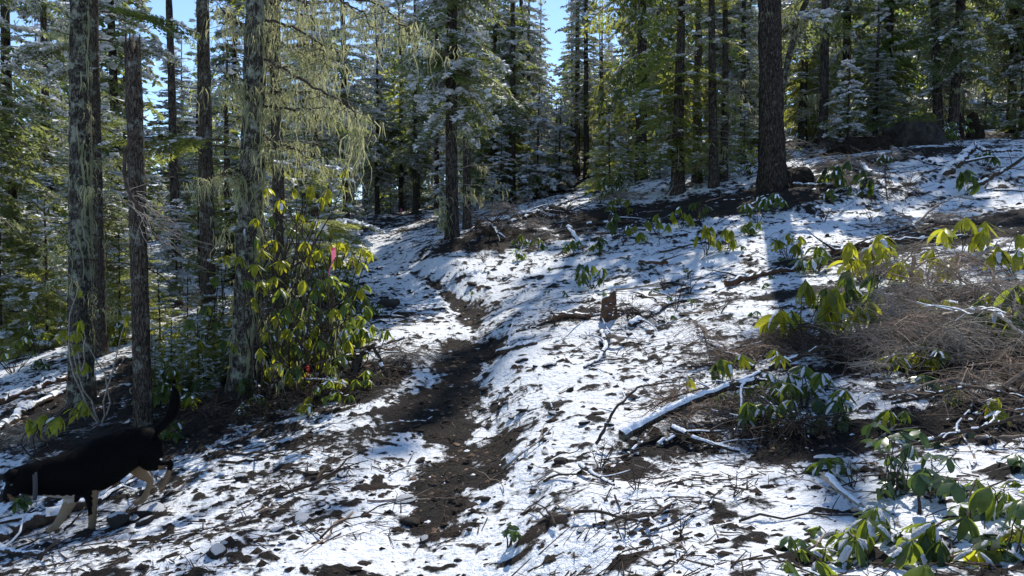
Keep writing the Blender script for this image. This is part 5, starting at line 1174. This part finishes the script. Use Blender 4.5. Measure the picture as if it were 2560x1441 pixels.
# ------------------------------------------------------------------ dead brush
def brush(u, v, h, spread, n, lab, mt='dead', seed=0, snow=0, droop=.10, fine=.0016, name='dead_brush', cat='brush', main=7, dirx=0):
    rg = np.random.default_rng(seed); f = on(u, v); t = thing(name, f, lab, cat, 'heaps of dead brush'); mbm, tw, sn = MB(), MB(), MB()
    for i in range(main):
        a = rg.random()*6.28; B = wander(rg.normal(0, 1, 3)*[spread*.3, spread*.2, 0], [math.cos(a)*.9+dirx, math.sin(a)*.5, .75], h*1.2+.9*spread*rg.random(), 12, .22, rg, .14); B[:, 2] = np.maximum(B[:, 2], -.02); tube(mbm, B, np.linspace(.006+.009*rg.random(), .003, 12), 5)
        for q in range(n//main):
            j = rg.integers(3, 12); b = rg.random()*6.28; p = B[j]+rg.normal(0, .015, 3); L = .12+.32*rg.random(); C = wander(p, [math.cos(b)+dirx, math.sin(b), rg.normal(.0, .4)], L, 6, .30, rg, droop); C[:, 2] = np.maximum(C[:, 2], -.01)
            fv = fine*(.8+1.6*rg.random()**3); tube(tw, C, np.linspace(fv*1.3, fv*.5, 6), 3, cap=False)
            for w_ in range(2):
                D = wander(C[rg.integers(1, 5)], [rg.normal(), rg.normal(), -.3], L*.4, 4, .3, rg, droop); tube(tw, D, np.linspace(fine*.9, fine*.4, 4), 3, cap=False)
            if snow and rg.random() < snow: snow_top(sn, C, np.full(6, .004), rg, .5, 1.2)
    obj('limbs', mbm.mesh('limbs', M[mt]), t); stuff(obj('fine_twigs', tw.mesh('fine_twigs', M[mt]), t))
    if sn.n: stuff(obj('twig_snow', sn.mesh('twig_snow', M['snow']), t))
    return t
BR = [(2230,880,.42,.55,560,'arching mass of brown dead twigs hanging below the large glowing rhododendron','dead',1),
 (2330,860,.42,.6,560,'tangled dead brush in the middle of the heap, right of the arching brown twigs','deadred',2),
 (2440,900,.45,.6,560,'dense grey-brown brush under the arching grey branch','dead',3),
 (2540,860,.5,.6,520,'dead brush at the side edge of the view','dead',4),
 (2480,760,.45,.7,420,'upper part of the dead brush heap near the edge of the view','deadred',5),
 (2350,750,.3,.6,360,'dead twigs among the leaves behind the upright stick','dead',6),
 (2500,980,.3,.4,300,'low fringe of dead brush above the near snow at the side','deadred',7),
 (2150,900,.25,.45,340,'dark brush behind the largest glowing rhododendron','darktwig',8),
 (2120,770,.22,.5,300,'flattened dead twigs left of the large glowing rhododendron','dead',9),
 (1840,900,.10,.5,420,'flattened reddish twigs spread on the snow above the cut log','deadred',10),
 (1930,860,.10,.4,300,'reddish twig carpet left of the largest glowing rhododendron','deadred',11),
 (1700,1060,.10,.38,260,'flattened brown twigs beneath the cut end of the log','deadred',12),
 (1900,1010,.14,.4,320,'brown twigs with snow among them behind the cut log','dead',13,.06),
 (1990,1090,.16,.32,260,'snow-clotted twig tangle at the front of the heap','darktwig',14,.10),
 (1880,1110,.10,.3,180,'snow-clotted twigs right of the cut log end','darktwig',15,.08),
 (2260,690,.45,.6,260,'pale arching twigs drooping in front of the dark logs','dead',16),
 (2290,560,.35,.7,200,'pale arching twigs in the blue shade of the upper slope','dead',17),
 (2260,500,.25,.6,160,'tangle of bare twigs below the snowy fork','darktwig',18),
 (1210,590,.35,1.0,300,'dark brush pile right of the thick straight trunk','darktwig',19),
 (1290,570,.35,1.1,300,'snow-dusted brush pile in the shade below the slender snowy conifer','dead',20,.2),
 (1180,560,.5,1.0,220,'grey brush behind the thick straight trunk','dead',21,.2),
 (1440,545,.25,1.0,220,'scattered brush around the black root wad','darktwig',22),
 (1600,800,.12,.4,130,'flattened twigs right of the stump','darktwig',23,.3),
 (560,820,.5,.7,260,'dead brush behind the slim brown trunk','dead',24),
 (420,790,.5,.7,240,'dead brush between snag and slim brown trunk','darktwig',25,.2),
 (800,1000,.18,.5,260,'dark twig litter heap under the rhododendron','darktwig',26),
 (640,1040,.15,.5,220,'dark twig litter heap before the lichen-hung trunk','darktwig',27),
 (2120,430,.5,.9,240,'brush behind the large drooping rhododendron','dead',28),
 (2000,400,.5,1.0,220,'brush behind the big fir\'s root mound','dead',29),
 (1640,500,.5,1.0,220,'brush below the bright hemlock boughs','dead',30),
 (60,1110,.2,.4,200,'light brown twigs beyond the dog\'s back','dead',31),
 (1020,900,.12,.35,180,'twiggy fringe on the left bank of the trail','dead',32)]
for q in BR:
    q = list(q)
    if q[0] > 2100 and q[1] > 640 and q[1] < 1000: q[2] *= 1.15; q[3] *= .95
    fine = .0016 if hit(q[0], q[1])[1] < 9 else .0035
    brush(q[0], q[1], q[2], q[3], q[4], q[5], q[6], q[7], q[8] if len(q) > 8 else 0, fine=fine)
# leafless shrubs: upright thin stems
def bare_shrub(u, v, h, n, lab, seed, mt='darktwig', g=None):
    rg = np.random.default_rng(seed+900); f = on(u, v); mb = MB()
    for i in range(n):
        a = rg.random()*6.28; B = wander([0, 0, -.02], [math.cos(a)*.5, math.sin(a)*.5, 1], h*(.6+.5*rg.random()), 8, .2, rg, .02); tube(mb, B, np.linspace(.0032, .0012, 8)*(1+f[1]/14), 3, cap=False)
        for q in range(5):
            b = rg.random()*6.28; C = wander(B[rg.integers(2, 7)], [math.cos(b), math.sin(b), .6], h*(.2+.25*rg.random()), 5, .25, rg); tube(mb, C, np.linspace(.0018, .0008, 5)*(1+f[1]/14), 3, cap=False)
    t = obj('leafless_shrub', mb.mesh('leafless_shrub', M[mt]), None, f); tag(t, lab, 'shrub', g or 'leafless shrubs')
for i, (u, v, h, lab) in enumerate([(1585,800,.3,'leafless thin-stemmed shrub just right of the stump'),(1690,780,.38,'leafless shrub with fine fanned stems in the sunlit snow'),(1725,735,.3,'leafless shrub at the upper end of the long dark limb'),(1660,730,.25,'small leafless shrub above the fanned one'),
    (1390,820,.25,'leafless twigs at the left end of the red log piece'),(1800,790,.25,'leafless shrub left of the reddish twig carpet'),(1560,610,.3,'leafless shrub behind the snowy stub'),(1760,560,.5,'leafless shrub below the thin hemlock'),(2060,560,.3,'leafless twigs on the blue shaded slope, left'),(2180,560,.3,'leafless twigs on the blue shaded slope, right'),
    (2270,470,.4,'bare dark twigs in the snow below the snowy fork'),(1210,660,.25,'bare twigs on the shaded slope right of the trail'),(1500,1180,.2,'bare dark twig cluster on the near slope'),(1590,1250,.22,'bare twig cluster at the end of the bent stick'),(1830,1250,.16,'fine reddish twig cluster in the near snow'),
    (1700,1350,.14,'dark twig cluster near the bottom edge'),(1560,1380,.16,'dark crossed twigs near the bottom edge, left one'),(2130,1230,.16,'bare twig cluster beside the slanting stick'),(330,960,.4,'bare stems rising beside the snag\'s foot'),(270,1030,.45,'bare grey stems left of the snag\'s foot'),(480,1030,.3,'bare stems behind the dog\'s tail'),(740,1010,.3,'bare stems under the lower rhododendron clump')]):
    bare_shrub(u, v, h, 5 if v < 1200 else 3, lab, i)
# ------------------------------------------------------------------ litter nobody could count
def litter():
    rg = np.random.default_rng(12)
    def scatter(n, rmin, rmax, p=1.4):
        r = rmin*(rmax/rmin)**(rg.random(n)**(1/p)); a = np.radians(rg.uniform(-42, 42, n)); return r*np.sin(a), r*np.cos(a)
    # twigs
    x, y = scatter(15000, 2.0, 24); den = noise2(x*.9+4, y*.9)+.5*noise2(x*3, y*3)+.9*bare(x, y); k = den > .05; x, y = x[k], y[k]
    n = len(x); L = .03+.12*rg.random(n)**2; L *= (1+y/14); a = rg.random(n)*6.28; x2 = x+np.cos(a)*L; y2 = y+np.sin(a)*L; z, _ = ground_surface(x, y); z2, _ = ground_surface(x2, y2)
    w_ = (.0012+.0028*rg.random(n)**2)*(1+y/9); px, py = -np.sin(a)*w_, np.cos(a)*w_; z = z+w_; z2 = z2+w_+.02*rg.random(n)
    V = np.stack([np.stack([x+px, y+py, z], -1), np.stack([x-px, y-py, z], -1), np.stack([x, y, z+1.7*w_], -1), np.stack([x2+px*.5, y2+py*.5, z2], -1), np.stack([x2-px*.5, y2-py*.5, z2], -1), np.stack([x2, y2, z2+w_], -1)], 1)
    F = np.array([[0, 3, 5, 2], [1, 2, 5, 4], [0, 1, 4, 3]]); F = (np.arange(n)[:, None, None]*6+F[None]).reshape(-1, 4); mb = MB(); mb.add(V.reshape(-1, 3), F)
    o = obj('twig_litter', mb.mesh('twig_litter', M['darktwig'])); stuff(o); o['label'] = 'tiny dark twigs strewn over the snow and soil'
    # bark chips, cones, dead leaves poking out of the snow
    x, y = scatter(8500, 1.9, 22, 1.5); den = noise2(x*1.1-8, y*1.1)+.6*noise2(x*4, y*4)+.9*bare(x, y)+.8*np.exp(-(trail_d(x, y)/.4)**2); k = den > .12; x, y = x[k], y[k]; n = len(x)
    z, c = ground_surface(x, y); s = (.004+.019*rg.random(n)**3)*(1+y/9); mb = MB(); V = []
    for q in range(6):
        th = q*1.047+rg.random(n)*.7; V.append(np.stack([x+np.cos(th)*s*1.4, y+np.sin(th)*s, z-.003+.003*rg.random(n)], -1))
    V.append(np.stack([x+s*.3*rg.normal(0, 1, n), y+s*.3*rg.normal(0, 1, n), z+s*(.35+.6*rg.random(n))], -1)); V = np.stack(V, 1); F = np.array([[i, (i+1) % 6, 6] for i in range(6)]); F = (np.arange(n)[:, None, None]*7+F[None]).reshape(-1, 3)
    mb.add(V.reshape(-1, 3), F); o = obj('bark_litter', mb.mesh('bark_litter', M['earth'])); stuff(o); o['label'] = 'dark crumbs of bark and soil poking through the thin snow'
    # gravel and dry crumbs on the bare soil
    x, y = scatter(9000, 2.2, 15, 1.5); b = bare(x, y); k = (b > .3); x, y = x[k], y[k]; n = len(x); z, c = ground_surface(x, y); s = (.004+.014*rg.random(n)**3)*(1+y/12); V = []
    for q in range(5):
        th = q*1.2566+rg.random(n)*.8; V.append(np.stack([x+np.cos(th)*s*1.3, y+np.sin(th)*s, z-.002], -1))
    V.append(np.stack([x+s*.4*rg.normal(0, 1, n), y, z+s*(.4+.5*rg.random(n))], -1)); V = np.stack(V, 1); F = np.array([[i, (i+1) % 5, 5] for i in range(5)]); F = (np.arange(n)[:, None, None]*6+F[None]).reshape(-1, 3); mb = MB(); mb.add(V.reshape(-1, 3), F)
    o = obj('gravel', mb.mesh('gravel', M['drylitter'])); stuff(o); o['label'] = 'small stones and dry crumbs on the bare soil'
    # snow crumbs on the bare soil
    x, y = scatter(5000, 2.4, 20, 1.5); b = bare(x, y); k = (b > .35) & (noise2(x*2.3, y*2.3) > .1) & (b+.5*noise2(x*3, y*3) < 1.05) & (np.abs(trail_d(x, y)) > .0); x, y = x[k], y[k]; n = len(x); z, c = ground_surface(x, y); s = (.004+.012*rg.random(n)**3)*(1+y/10); V = []
    for q in range(6):
        th = q*1.047+rg.random(n)*.6; V.append(np.stack([x+np.cos(th)*s*1.5, y+np.sin(th)*s, z-.003], -1))
    V.append(np.stack([x, y, z+s*.55], -1)); V = np.stack(V, 1); F = np.array([[i, (i+1) % 6, 6] for i in range(6)]); F = (np.arange(n)[:, None, None]*7+F[None]).reshape(-1, 3); mb = MB(); mb.add(V.reshape(-1, 3), F)
    o = obj('snow_crumbs', mb.mesh('snow_crumbs', M['snow'], True)); stuff(o); o['label'] = 'loose crumbs of snow on the bare soil'
litter()
# ------------------------------------------------------------------ ribbons
def ribbon(u0, v0, u1, v1, d, wpx, mt, lab, seed, twist=1.2):
    rg = np.random.default_rng(seed); A = at(u0, v0, d); B = at(u1, v1, d); n = 14; t = np.linspace(0, 1, n)[:, None]; P = A+(B-A)*t; P[:, 0] += .012*np.sin(t[:, 0]*5); w_ = wpx/FPX*d*(.7+.3*np.sin(t[:, 0]*6+1)); a = .3+twist*t[:, 0]**1.5
    D = np.stack([np.cos(a)*w_, np.sin(a)*w_, .1*w_], -1); V = np.stack([P-D, P+D], 1).reshape(-1, 3)-A; k = np.arange(n-1)*2; mb = MB(); mb.add(V, np.stack([k, k+1, k+3, k+2], -1)); tube(mb, np.array([[-.02, 0, 0], [0, -.012, .006], [.02, 0, 0], [0, .012, .004], [-.02, 0, 0]]), .006, 5)
    tag(obj('ribbon', mb.mesh('ribbon', M[mt], True), None, A), lab, 'ribbon', 'flagging ribbons')
ribbon(833, 622, 825, 690, 7.1, 6, 'pink', 'pink flagging ribbon hanging from the yellow rhododendron branch, long tail', 1)
ribbon(828, 706, 806, 718, 7.15, 5, 'pink', 'short pink ribbon end showing below the long hanging tail', 2)
ribbon(884, 655, 886, 668, 7.4, 6, 'pink', 'small pink ribbon scrap right of the long hanging tail', 3)
ribbon(1003, 522, 1003, 552, 30.3, 3.5, 'pink', 'pink ribbon on a dark trunk at the far end of the trail', 4, .4)
ribbon(768, 918, 768, 950, 7.2, 4.5, 'red', 'dark red ribbon hanging in the shade below the rhododendron', 5)
# ------------------------------------------------------------------ the dog
def dog():
    p0 = hit(222, 1338); p1 = hit(345, 1262); sl_ = (p1[1]-.10-p0[1])/(345-222)
    D0 = p0[1]+.02
    def Dp(u): return D0+.07+max(-.25, min(.6, sl_))*(u-222) if abs(sl_) < .6 else D0
    sl2 = max(-.0012, min(.0014, sl_))
    def W(u, v, lat=0): # lat in metres away from the camera
        return at(u, v, D0+.07+sl2*(u-222)+lat)
    pm = (D0+.07)/FPX
    mb = MB()
    def loft(secs, k=20):
        """secs: (u, v, half-height px, half-width m, lat)"""
        C = np.array([W(s[0], s[1], s[4]) for s in secs]); n = 4*(len(secs)-1)+1; tt = np.linspace(0, len(secs)-1, n)
        # Catmull-like smoothing by cubic interpolation of each channel
        def ci(a):
            a = np.asarray(a, float); m = np.gradient(a); i = np.minimum(tt.astype(int), len(a)-2); f = tt-i
            return (2*f**3-3*f**2+1)*a[i]+(f**3-2*f**2+f)*m[i]+(-2*f**3+3*f**2)*a[i+1]+(f**3-f**2)*m[i+1]
        P = np.stack([ci(C[:, j]) for j in range(3)], -1); hh = np.maximum(.003, ci([s[2]*pm for s in secs])); hw = np.maximum(.003, ci([s[3] for s in secs]))
        T = np.gradient(P, axis=0); T /= np.linalg.norm(T, axis=1)[:, None]; N = np.array([0, 1.0, 0])-T*T[:, 1:2]; N /= np.linalg.norm(N, axis=1)[:, None]; B = np.cross(N, T); th = np.arange(k)*2*math.pi/k
        V = P[:, None]+np.cos(th)[None, :, None]*N[:, None]*hw[:, None, None]+np.sin(th)[None, :, None]*B[:, None]*hh[:, None, None]
        i = np.arange(n-1)[:, None]*k; j = np.arange(k)[None]; j2 = (j+1) % k; mb.add(V.reshape(-1, 3), np.stack([i+j, i+j2, i+k+j2, i+k+j], -1).reshape(-1, 4)); b = n*k
        off = mb.n-b; mb.add([P[0], P[-1]], np.zeros((0, 3), int)); jj = np.arange(k); mb.F3.append(np.stack([off+(jj+1) % k, off+jj, np.full(k, off+b)], 1)); mb.M3.append(np.zeros(k, int)); mb.F3.append(np.stack([off+(n-1)*k+jj, off+(n-1)*k+(jj+1) % k, np.full(k, off+b+1)], 1)); mb.M3.append(np.zeros(k, int))
    # trunk of the body from rump to head
    loft([(403,1104,12,.03,0),(396,1108,34,.07,0),(375,1112,46,.088,0),(345,1117,50,.085,0),(312,1128,54,.082,0),(275,1147,62,.092,0),(235,1168,64,.10,0),(195,1184,62,.10,0),(160,1190,57,.088,0),(125,1193,50,.072,0),(95,1196,42,.062,0),(70,1198,38,.06,-.005),(50,1200,34,.062,-.01),(34,1204,29,.055,-.015),(24,1212,22,.042,-.02)])
    # muzzle, pointing down and forward
    loft([(46,1208,26,.045,-.01),(32,1224,20,.036,-.02),(24,1238,16,.028,-.025),(18,1249,12,.022,-.03),(16,1255,6,.014,-.03)])
    # tail
    loft([(380,1085,14,.03,0),(396,1072,12,.024,.0),(414,1056,12,.024,.0),(428,1037,14,.028,0),(436,1012,15,.03,0),(438,990,11,.022,0),(434,968,5,.008,0)])
    # near hind leg (lifted): thigh, shin, hock, foot
    n_ = -.065; f_ = .065
    loft([(370,1105,34,.04,n_*.6),(372,1135,40,.05,n_),(378,1155,30,.042,n_),(395,1163,15,.027,n_),(412,1160,9.5,.019,n_),(426,1158,7.5,.016,n_)])
    loft([(424,1150,4,.009,n_),(427,1159,7.5,.016,n_),(423,1176,7,.014,n_),(417,1194,6.5,.013,n_),(409,1210,8,.017,n_),(402,1221,7,.019,n_),(398,1226,3.5,.012,n_)])
    # far hind leg (standing)
    loft([(345,1120,38,.04,f_*.6),(338,1150,34,.045,f_),(343,1172,22,.035,f_),(358,1188,15,.025,f_),(372,1198,11,.019,f_),(377,1205,8.5,.016,f_)])
    loft([(378,1198,6,.012,f_),(375,1210,8.5,.016,f_),(368,1228,7.5,.014,f_),(361,1243,8.5,.015,f_),(352,1253,9,.02,f_),(341,1258,6.5,.021,f_),(334,1260,3.5,.014,f_)])
    # near front leg
    loft([(222,1185,22,.012,n_*.35),(224,1205,26,.026,n_*.75),(226,1230,20,.032,n_),(229,1252,15,.026,n_),(231,1275,11.5,.02,n_),(231,1297,10.5,.018,n_),(230,1315,9.5,.017,n_),(225,1328,10,.021,n_),(217,1335,8.5,.024,n_),(210,1338,5,.018,n_)])
    # far front leg, stepping forward
    loft([(190,1190,38,.03,f_*.6),(184,1225,28,.038,f_),(176,1252,18,.03,f_),(165,1275,13.5,.022,f_),(153,1294,11.5,.019,f_),(143,1309,10,.017,f_),(133,1319,9,.02,f_),(122,1325,7.5,.023,f_),(114,1328,4.5,.017,f_)])
    me0 = mb.mesh('dog_shape', M['earth']); o = obj('body', me0)
    rm = o.modifiers.new('r', 'REMESH'); rm.mode = 'VOXEL'; rm.voxel_size = .0065; sm = o.modifiers.new('s', 'SMOOTH'); sm.iterations = 7; sm.factor = .5
    dg = bpy.context.evaluated_depsgraph_get(); me = bpy.data.meshes.new_from_object(o.evaluated_get(dg)); o.modifiers.clear(); o.data = me
    V = np.empty(len(me.vertices)*3, np.float32); me.vertices.foreach_get('co', V); V = V.reshape(-1, 3).astype(float)
    # place in the dog's own frame: origin on the ground below the chest
    org = np.array([W(230, 1338)[0], W(230, 1338)[1], p0[2]])
    # body zones for the coat, in the dog's own plane coordinates
    q = V-np.array([0, 0, 1.5]); cp, sp_ = math.cos(PITCH), math.sin(PITCH); dep = q[:, 1]*cp-q[:, 2]*sp_; up = q[:, 1]*sp_+q[:, 2]*cp; U = 1280+FPX*q[:, 0]/dep; Vv = 720.5-FPX*up/dep; lat = V[:, 1]-(D0+.07+sl2*(U-222))
    c = np.zeros(len(V)); nz = noise2(U*.12, Vv*.12)*4
    def put(m, val): c[m] = np.maximum(c[m], val)
    put((lat < 0) & (U > 205) & (U < 260) & (Vv > 1226) & (U-231+nz > -4-max(0, 0)+ (Vv < 1290)*3), .5)   # near fore leg: tan behind, black front above the wrist
    put((lat < 0) & (U > 195) & (U < 260) & (Vv > 1288+nz), .5)
    put((U < 206) & (Vv > 1256+nz*.6), .62)                                  # far fore leg
    put((lat > .0) & (U > 318) & (Vv > 1165) & (U < 392), .6)            # far hind leg
    put((lat > -.03) & (U > 306) & (U < 330) & (Vv > 1146) & (Vv < 1182), .55)
    put((U > 404) & (Vv > 1176), .5); put((U > 396) & (Vv > 1196), .5); put((U > 395) & (U < 418) & (Vv > 1164) & (Vv < 1176), .42)
    put((U > 92) & (U < 186) & (Vv > 1239+nz*.8) & (Vv < 1258+nz), .85)             # pale chest and throat
    put((U > 22) & (U < 62) & (Vv > 1243+nz*.6), .40); put((U > 18) & (U < 30) & (Vv > 1236+nz*.6) & (Vv < 1246), .34)
    a_ = me.attributes.new('coat', 'FLOAT', 'POINT'); a_.data.foreach_set('value', c.astype(np.float32))
    V2 = V-org; me.vertices.foreach_set('co', V2.astype(np.float32).ravel()); me.polygons.foreach_set('use_smooth', np.ones(len(me.polygons), bool)); me.update()
    m, n, out = mat('dog_coat'); at_ = nd(n, 'ShaderNodeAttribute', attribute_name='coat'); ob = coords(n, 'Object'); f = ntex(n, ob, 60, 4, .7)
    col = ramp(n, math_(n, 'ADD', at_.outputs['Fac'], math_(n, 'MULTIPLY', math_(n, 'SUBTRACT', f, .5), .12)), [(.16, (.0022, .0021, .0025)), (.34, (.11, .065, .034)), (.6, (.27, .19, .115)), (.85, (.42, .38, .32))])
    pr = princ(n, out, col, .62, bump(n, f, .006), .07); me.materials.clear(); me.materials.append(m)
    # hair tips all over, lying back along the body
    me.update(); N = np.empty(len(me.vertices)*3, np.float32); me.vertices.foreach_get('normal', N) if hasattr(me.vertices[0], 'normal') else None; N = N.reshape(-1, 3).astype(float)
    rg = np.random.default_rng(5); idx = rg.choice(len(V2), min(len(V2), 26000), replace=False); P = V2[idx]; nn = N[idx]; flow = np.stack([np.full(len(P), .9), rg.normal(0, .15, len(P)), np.full(len(P), -.45)], -1)
    tail = (U[idx] > 404) & (Vv[idx] < 1062); flow[tail] = [.25, 0, .8]; flow -= nn*(flow*nn).sum(1)[:, None]; flow /= np.linalg.norm(flow, axis=1)[:, None]+1e-6
    L = np.where(tail, .024, .011)*(.6+.7*rg.random(len(P))); head = (U[idx] < 60) | (Vv[idx] > 1240); L[head] *= .5; tip = P+(flow*.85+nn*(.35+.25*rg.random(len(P)))[:, None])*L[:, None]; s = np.cross(flow, nn)*.0011
    hb = MB(); hb.add(np.stack([P-s, P+s, tip], 1).reshape(-1, 3), np.arange(len(P)*3).reshape(-1, 3), 0, np.repeat(c[idx], 3)); hm = hb.mesh('fur', m, False, 'coat')
    t = thing('dog', org, 'black and tan dog with grey collar walking downhill, head low, tail raised', 'dog')
    o.parent = t; o.data.name = 'dog_body'; fo = obj('fur', hm, t); stuff(fo)
    # ears, eye, nose, collar, claws
    def Wl(u, v, lat): return W(u, v, lat)-org
    for lt, du in ((-.05, 0), (.04, -6)):
        e = MB(); A = Wl(46+du, 1176, lt); B_ = Wl(30+du, 1172, lt*.9); T_ = Wl(14+du, 1203, lt*1.35); Cc = (A+B_+T_)/3+np.array([-.0, -.012 if lt < 0 else .012, .006]); Th = np.array([0, .009, 0]); 
        pts = [A, B_, Wl(17+du, 1185, lt*1.3), T_, Wl(26+du, 1204, lt*1.3), Cc]; pts = np.array(pts+[p-np.array([0, -.006 if lt < 0 else .006, .004]) for p in pts]); e.add(pts, [[0, 1, 5], [1, 2, 5], [2, 3, 5], [3, 4, 5], [4, 0, 5], [6, 11, 7], [7, 11, 8], [8, 11, 9], [9, 11, 10], [10, 11, 6]]); e.more([[0, 6, 7, 1], [1, 7, 8, 2], [2, 8, 9, 3], [3, 9, 10, 4], [4, 10, 6, 0]])
        em = e.mesh('ear', m, True); at2 = em.attributes.new('coat', 'FLOAT', 'POINT'); obj('ear', em, t)
    def ball(nm, p, r, mt, sc=(1, 1, 1)):
        import bmesh
        bm = bmesh.new(); bmesh.ops.create_icosphere(bm, subdivisions=2, radius=r); me_ = bpy.data.meshes.new(nm); bm.to_mesh(me_); bm.free(); me_.materials.append(mt)
        for pl in me_.polygons: pl.use_smooth = True
        obj(nm, me_, t, p, None, sc)
    mg, n2, o2 = mat('wet_black'); princ(n2, o2, (.01, .008, .008), .15, None, .6)
    ball('eye', Wl(30, 1212, -.058), .009, mg); ball('eye', Wl(24, 1212, .012), .009, mg); ball('nose', Wl(14, 1255, -.03), .013, mg, (1, 1.2, .9))
    cm, n3, o3 = mat('collar_grey'); princ(n3, o3, (.055, .055, .058), .7, None, .3); mm, n4, o4 = mat('buckle'); pb = princ(n4, o4, (.5, .5, .52), .3, None, .5); pb.inputs['Metallic'].default_value = .9
    col_ = MB(); k = 36; th = np.arange(k)*2*math.pi/k; c0 = Wl(82, 1206, -.002); ax = (Wl(112, 1196, 0)-Wl(64, 1204, 0)); ax /= np.linalg.norm(ax); Nn = np.array([0, 1.0, 0])-ax*ax[1]; Nn /= np.linalg.norm(Nn); Bn = np.cross(Nn, ax); Vc = []
    for off, rs in ((-.013, 1.0), (-.013, 1.05), (.013, 1.05), (.013, 1.0)): Vc.append(c0+ax*off+np.cos(th)[:, None]*Nn*.070*rs+np.sin(th)[:, None]*Bn*(.108)*rs)
    Vc = np.concatenate(Vc); jj = np.arange(k); j2 = (jj+1) % k
    col_.add(Vc, np.concatenate([np.stack([r_*k+jj, r_*k+j2, (r_+1)*k+j2, (r_+1)*k+jj], -1) for r_ in range(3)])); co = obj('collar', col_.mesh('collar', cm, True), t)
    bk = MB(); cb = c0-Nn*.05-np.array([0, 0, .088]); tube(bk, cb+np.array([[-.018, 0, -.014], [.018, 0, -.014], [.018, .004, .014], [-.018, .004, .014], [-.018, 0, -.014]]), .003, 6); obj('buckle', bk.mesh('buckle', mm, True), co)
    tg = MB(); tube(tg, cb+np.array([[0, .0, -.02], [0, .002, -.03], [.001, .004, -.045]]), [.003, .009, .006], 8); obj('tag', tg.mesh('collar_tag', mm, True), co)
    # rest the whole dog on the ground under its paws
    gaps = []
    for (u, v, lt) in ((217, 1342, n_), (120, 1331, f_), (343, 1263, f_)):
        w_ = W(u, v, lt); gaps.append(surf(w_[0], w_[1])-w_[2])
    print('dog gaps', [round(g, 3) for g in gaps], 'D', D0, 'slope', sl_)
dog()
